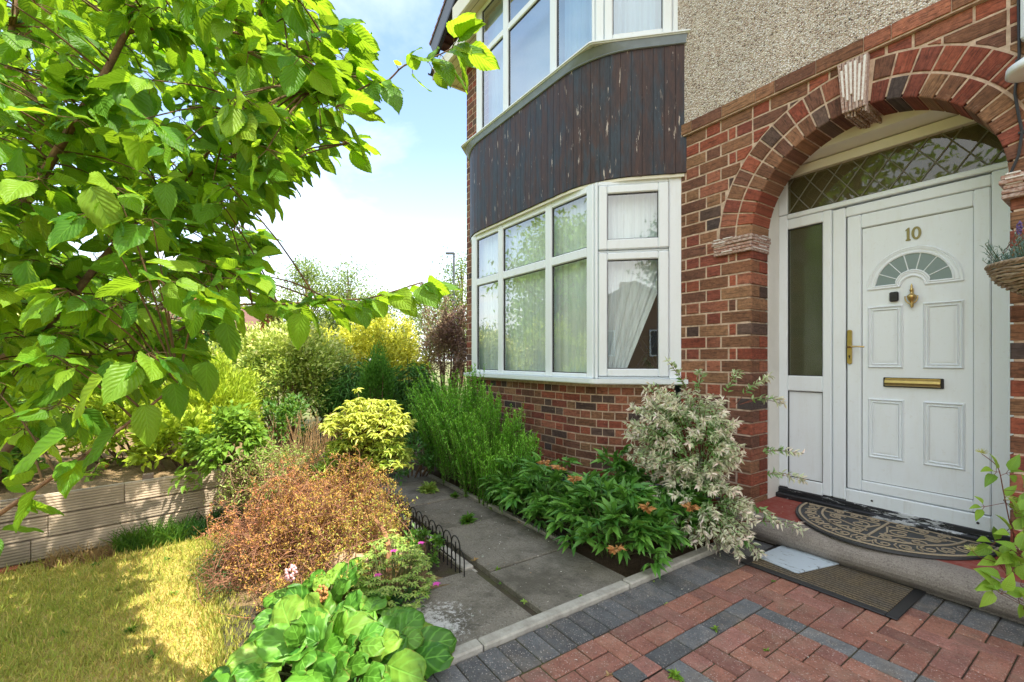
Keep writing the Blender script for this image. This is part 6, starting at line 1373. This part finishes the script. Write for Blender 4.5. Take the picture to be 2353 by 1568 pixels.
# far houses
def house_block(label, c, w, d, he, hr, rot, wall, seed, name='brick_house'):
    root = thing(name, label, 'house', tuple(c)); ca, sa = math.cos(rot), math.sin(rot); T = lambda x, y, z: (c[0]+x*ca-y*sa, c[1]+x*sa+y*ca, z)
    mb = MB(); hw, hd_ = w/2, d/2; vs = [T(x, y, z) for x, y, z in ((-hw, -hd_, 0), (hw, -hd_, 0), (hw, hd_, 0), (-hw, hd_, 0), (-hw, -hd_, he), (hw, -hd_, he), (hw, hd_, he), (-hw, hd_, he), (-hw, 0, hr), (hw, 0, hr))]
    mb.add(vs, [(0, 1, 5, 4), (2, 3, 7, 6), (1, 2, 6, 9, 5), (3, 0, 4, 8, 7)]); mb.build('wall', wall, root)
    mb = MB(); o = .35; k = (hr-he)/hd_
    for s in (-1, 1):
        p = [(-hw-o, s*(hd_+o), he-k*o), (hw+o, s*(hd_+o), he-k*o), (hw+o, 0, hr), (-hw-o, 0, hr)]; mb.add([T(*q) for q in p]+[T(q[0], q[1], q[2]+.12) for q in p], [(0, 1, 2, 3), (4, 5, 6, 7), (0, 1, 5, 4), (1, 2, 6, 5), (0, 3, 7, 4)])
    r = mb.build('roof', M['rooftile2'], root); mb = MB(); mb.box(-.4, .4, -.3, .3, hr-.4, hr+.7, M=T); mb.build('chimney', wall, r)
    for x, y, nx_, ny_ in ((-w*.25, -hd_, 0, -1), (w*.25, -hd_, 0, -1), (hw, -d*.2, 1, 0), (hw, d*.22, 1, 0)):
        mb = MB(); z0 = he*.42; hh = he*.42
        if ny_: mb.box(x-.6, x+.6, y-.06, y+.05, z0, z0+hh, M=T, mi=1); [mb.box(x+a-.04, x+a+.04, y-.09, y-.055, z0, z0+hh, M=T) for a in (-.56, 0, .56)]; mb.box(x-.52, x+.52, y-.085, y-.06, z0+hh-.08, z0+hh, M=T); mb.box(x-.52, x+.52, y-.085, y-.06, z0, z0+.08, M=T)
        else: mb.box(x-.05, x+.06, y-.6, y+.6, z0, z0+hh, M=T, mi=1); [mb.box(x+.055, x+.09, y+a-.04, y+a+.04, z0, z0+hh, M=T) for a in (-.56, 0, .56)]; mb.box(x+.06, x+.085, y-.52, y+.52, z0+hh-.08, z0+hh, M=T); mb.box(x+.06, x+.085, y-.52, y+.52, z0, z0+.08, M=T)
        mb.build('window', [M['upvc'], m_dark], root)
m_dark = m_simple('dark window', (.03, .035, .04), .1)
g = G('far roof tile'); o = g.obj(); w = g.math('FRACT', g.math('MULTIPLY', g.n('ShaderNodeSeparateXYZ', 2, Vector=o), 6)); n = g.noise(o, 4, 4); M['rooftile2'] = g.done(g.pbr(g.mix(g.ramp(w, [(.0, .5), (.2, 0.0)]), g.mix(n, (.13, .065, .045), (.20, .11, .08)), (.06, .03, .025)), .9))
farbrick = m_mortar('far red brick', (.46, .13, .055), (.34, .09, .045))
house_block('red brick house with brown roof glimpsed through the cherry leaves', at(440, 827, 26)*[1, 1, 0], 8.0, 6.5, 2.8, 4.2, rad(65), farbrick, 1)
house_block('brown roofed brick house across the road mirrored in the bay window', (15.9, -13.3, 0), 8, 7, 3.3, 5.2, rad(132), m_mortar('far tan brick', (.40, .26, .17), (.30, .18, .12)), 2)
house_block('second brick house across the road mirrored beside its neighbour', (28, -4, 0), 9, 7, 4.6, 7.4, rad(100), farbrick, 3)
tree('tall dark conifer across the road mirrored in the bay side window', (21.5, -14.2, 0), 10, 3.4, 4200, 40, 'dark', 'trees reflected in the bay window', trunk_f=.1)
# ================================================================== LIGHT AND SKY
EL = rad(60.3); az = np.array([.48, .31]); az = az/np.linalg.norm(az); SD = Vector((az[0]*math.cos(EL), az[1]*math.cos(EL), math.sin(EL)))
sun = bpy.data.lights.new('sun', 'SUN'); sun.energy = SUN_E; sun.angle = rad(.53); sun.color = (1.0, .93, .80); so_ = bpy.data.objects.new('sun', sun); COL.objects.link(so_); so_.rotation_euler = SD.to_track_quat('Z', 'Y').to_euler(); so_.location = (-8, 4, 12)
wd = bpy.data.worlds.new('World'); sc.world = wd; wd.use_nodes = True; t = wd.node_tree; t.nodes.clear()
class GW(G):
    def __init__(s): s.t = t; s.out = t.nodes.new('ShaderNodeOutputWorld')
g = GW(); sky = t.nodes.new('ShaderNodeTexSky'); sky.sky_type = 'NISHITA'; sky.sun_disc = False; sky.sun_elevation = EL; sky.sun_rotation = math.atan2(SD.x, SD.y); sky.air_density = 1.0; sky.dust_density = 1.2; sky.ozone_density = 1.4
v = g.n('ShaderNodeTexCoord', 0); z = g.n('ShaderNodeSeparateXYZ', 2, Vector=v)
zz = g.math('MAXIMUM', z, .03); pj = g.n('ShaderNodeVectorMath', 0, props={'operation': 'DIVIDE'}, **{'#0': v, '#1': g.n('ShaderNodeCombineXYZ', X=zz, Y=zz, Z=1.0)})
n = g.noise(g.map(pj, (.55, .8, 1), (2.3, .4, 0)), 1.0, 7, .58, dist=.6); hz = g.ramp(z, [(.0, .95), (.10, .72), (.20, .36), (.30, .14), (.42, .03), (.6, 0.0)])
cl_ = g.math('ADD', g.math('MULTIPLY', g.ramp(n, [(.48, 0.0), (.80, 1.0)]), .55), hz)
bk_ = g.n('ShaderNodeVectorMath', 1, props={'operation': 'DOT_PRODUCT'}, **{'#0': v, '#1': (.62, -.70, .35)}); cl_ = g.math('ADD', cl_, g.math('MULTIPLY', g.ramp(bk_, [(.25, 0.0), (.75, 1.0)]), g.ramp(n, [(.25, .75), (.55, 1.0)]))); cl_ = g.math('MINIMUM', cl_, 1.0)  # bright cloud bank added behind the camera to lift ambient light in the shade
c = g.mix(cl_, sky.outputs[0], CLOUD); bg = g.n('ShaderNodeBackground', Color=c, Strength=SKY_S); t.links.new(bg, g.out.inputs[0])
vs_ = sc.view_settings; sc.display_settings.display_device = 'sRGB'; vs_.view_transform = 'Standard'; vs_.look = 'None'; vs_.exposure = EXPO; vs_.gamma = 1.0; vs_.use_curve_mapping = False
sc.render.engine = 'CYCLES'; cy = sc.cycles; cy.max_bounces = 8; cy.diffuse_bounces = 4; cy.glossy_bounces = 4; cy.transmission_bounces = 6; cy.transparent_max_bounces = 12; cy.use_denoising = True; cy.denoising_prefilter = 'NONE'; cy.use_adaptive_sampling = False; cy.sample_clamp_indirect = 6.0; cy.caustics_reflective = False; cy.caustics_refractive = False
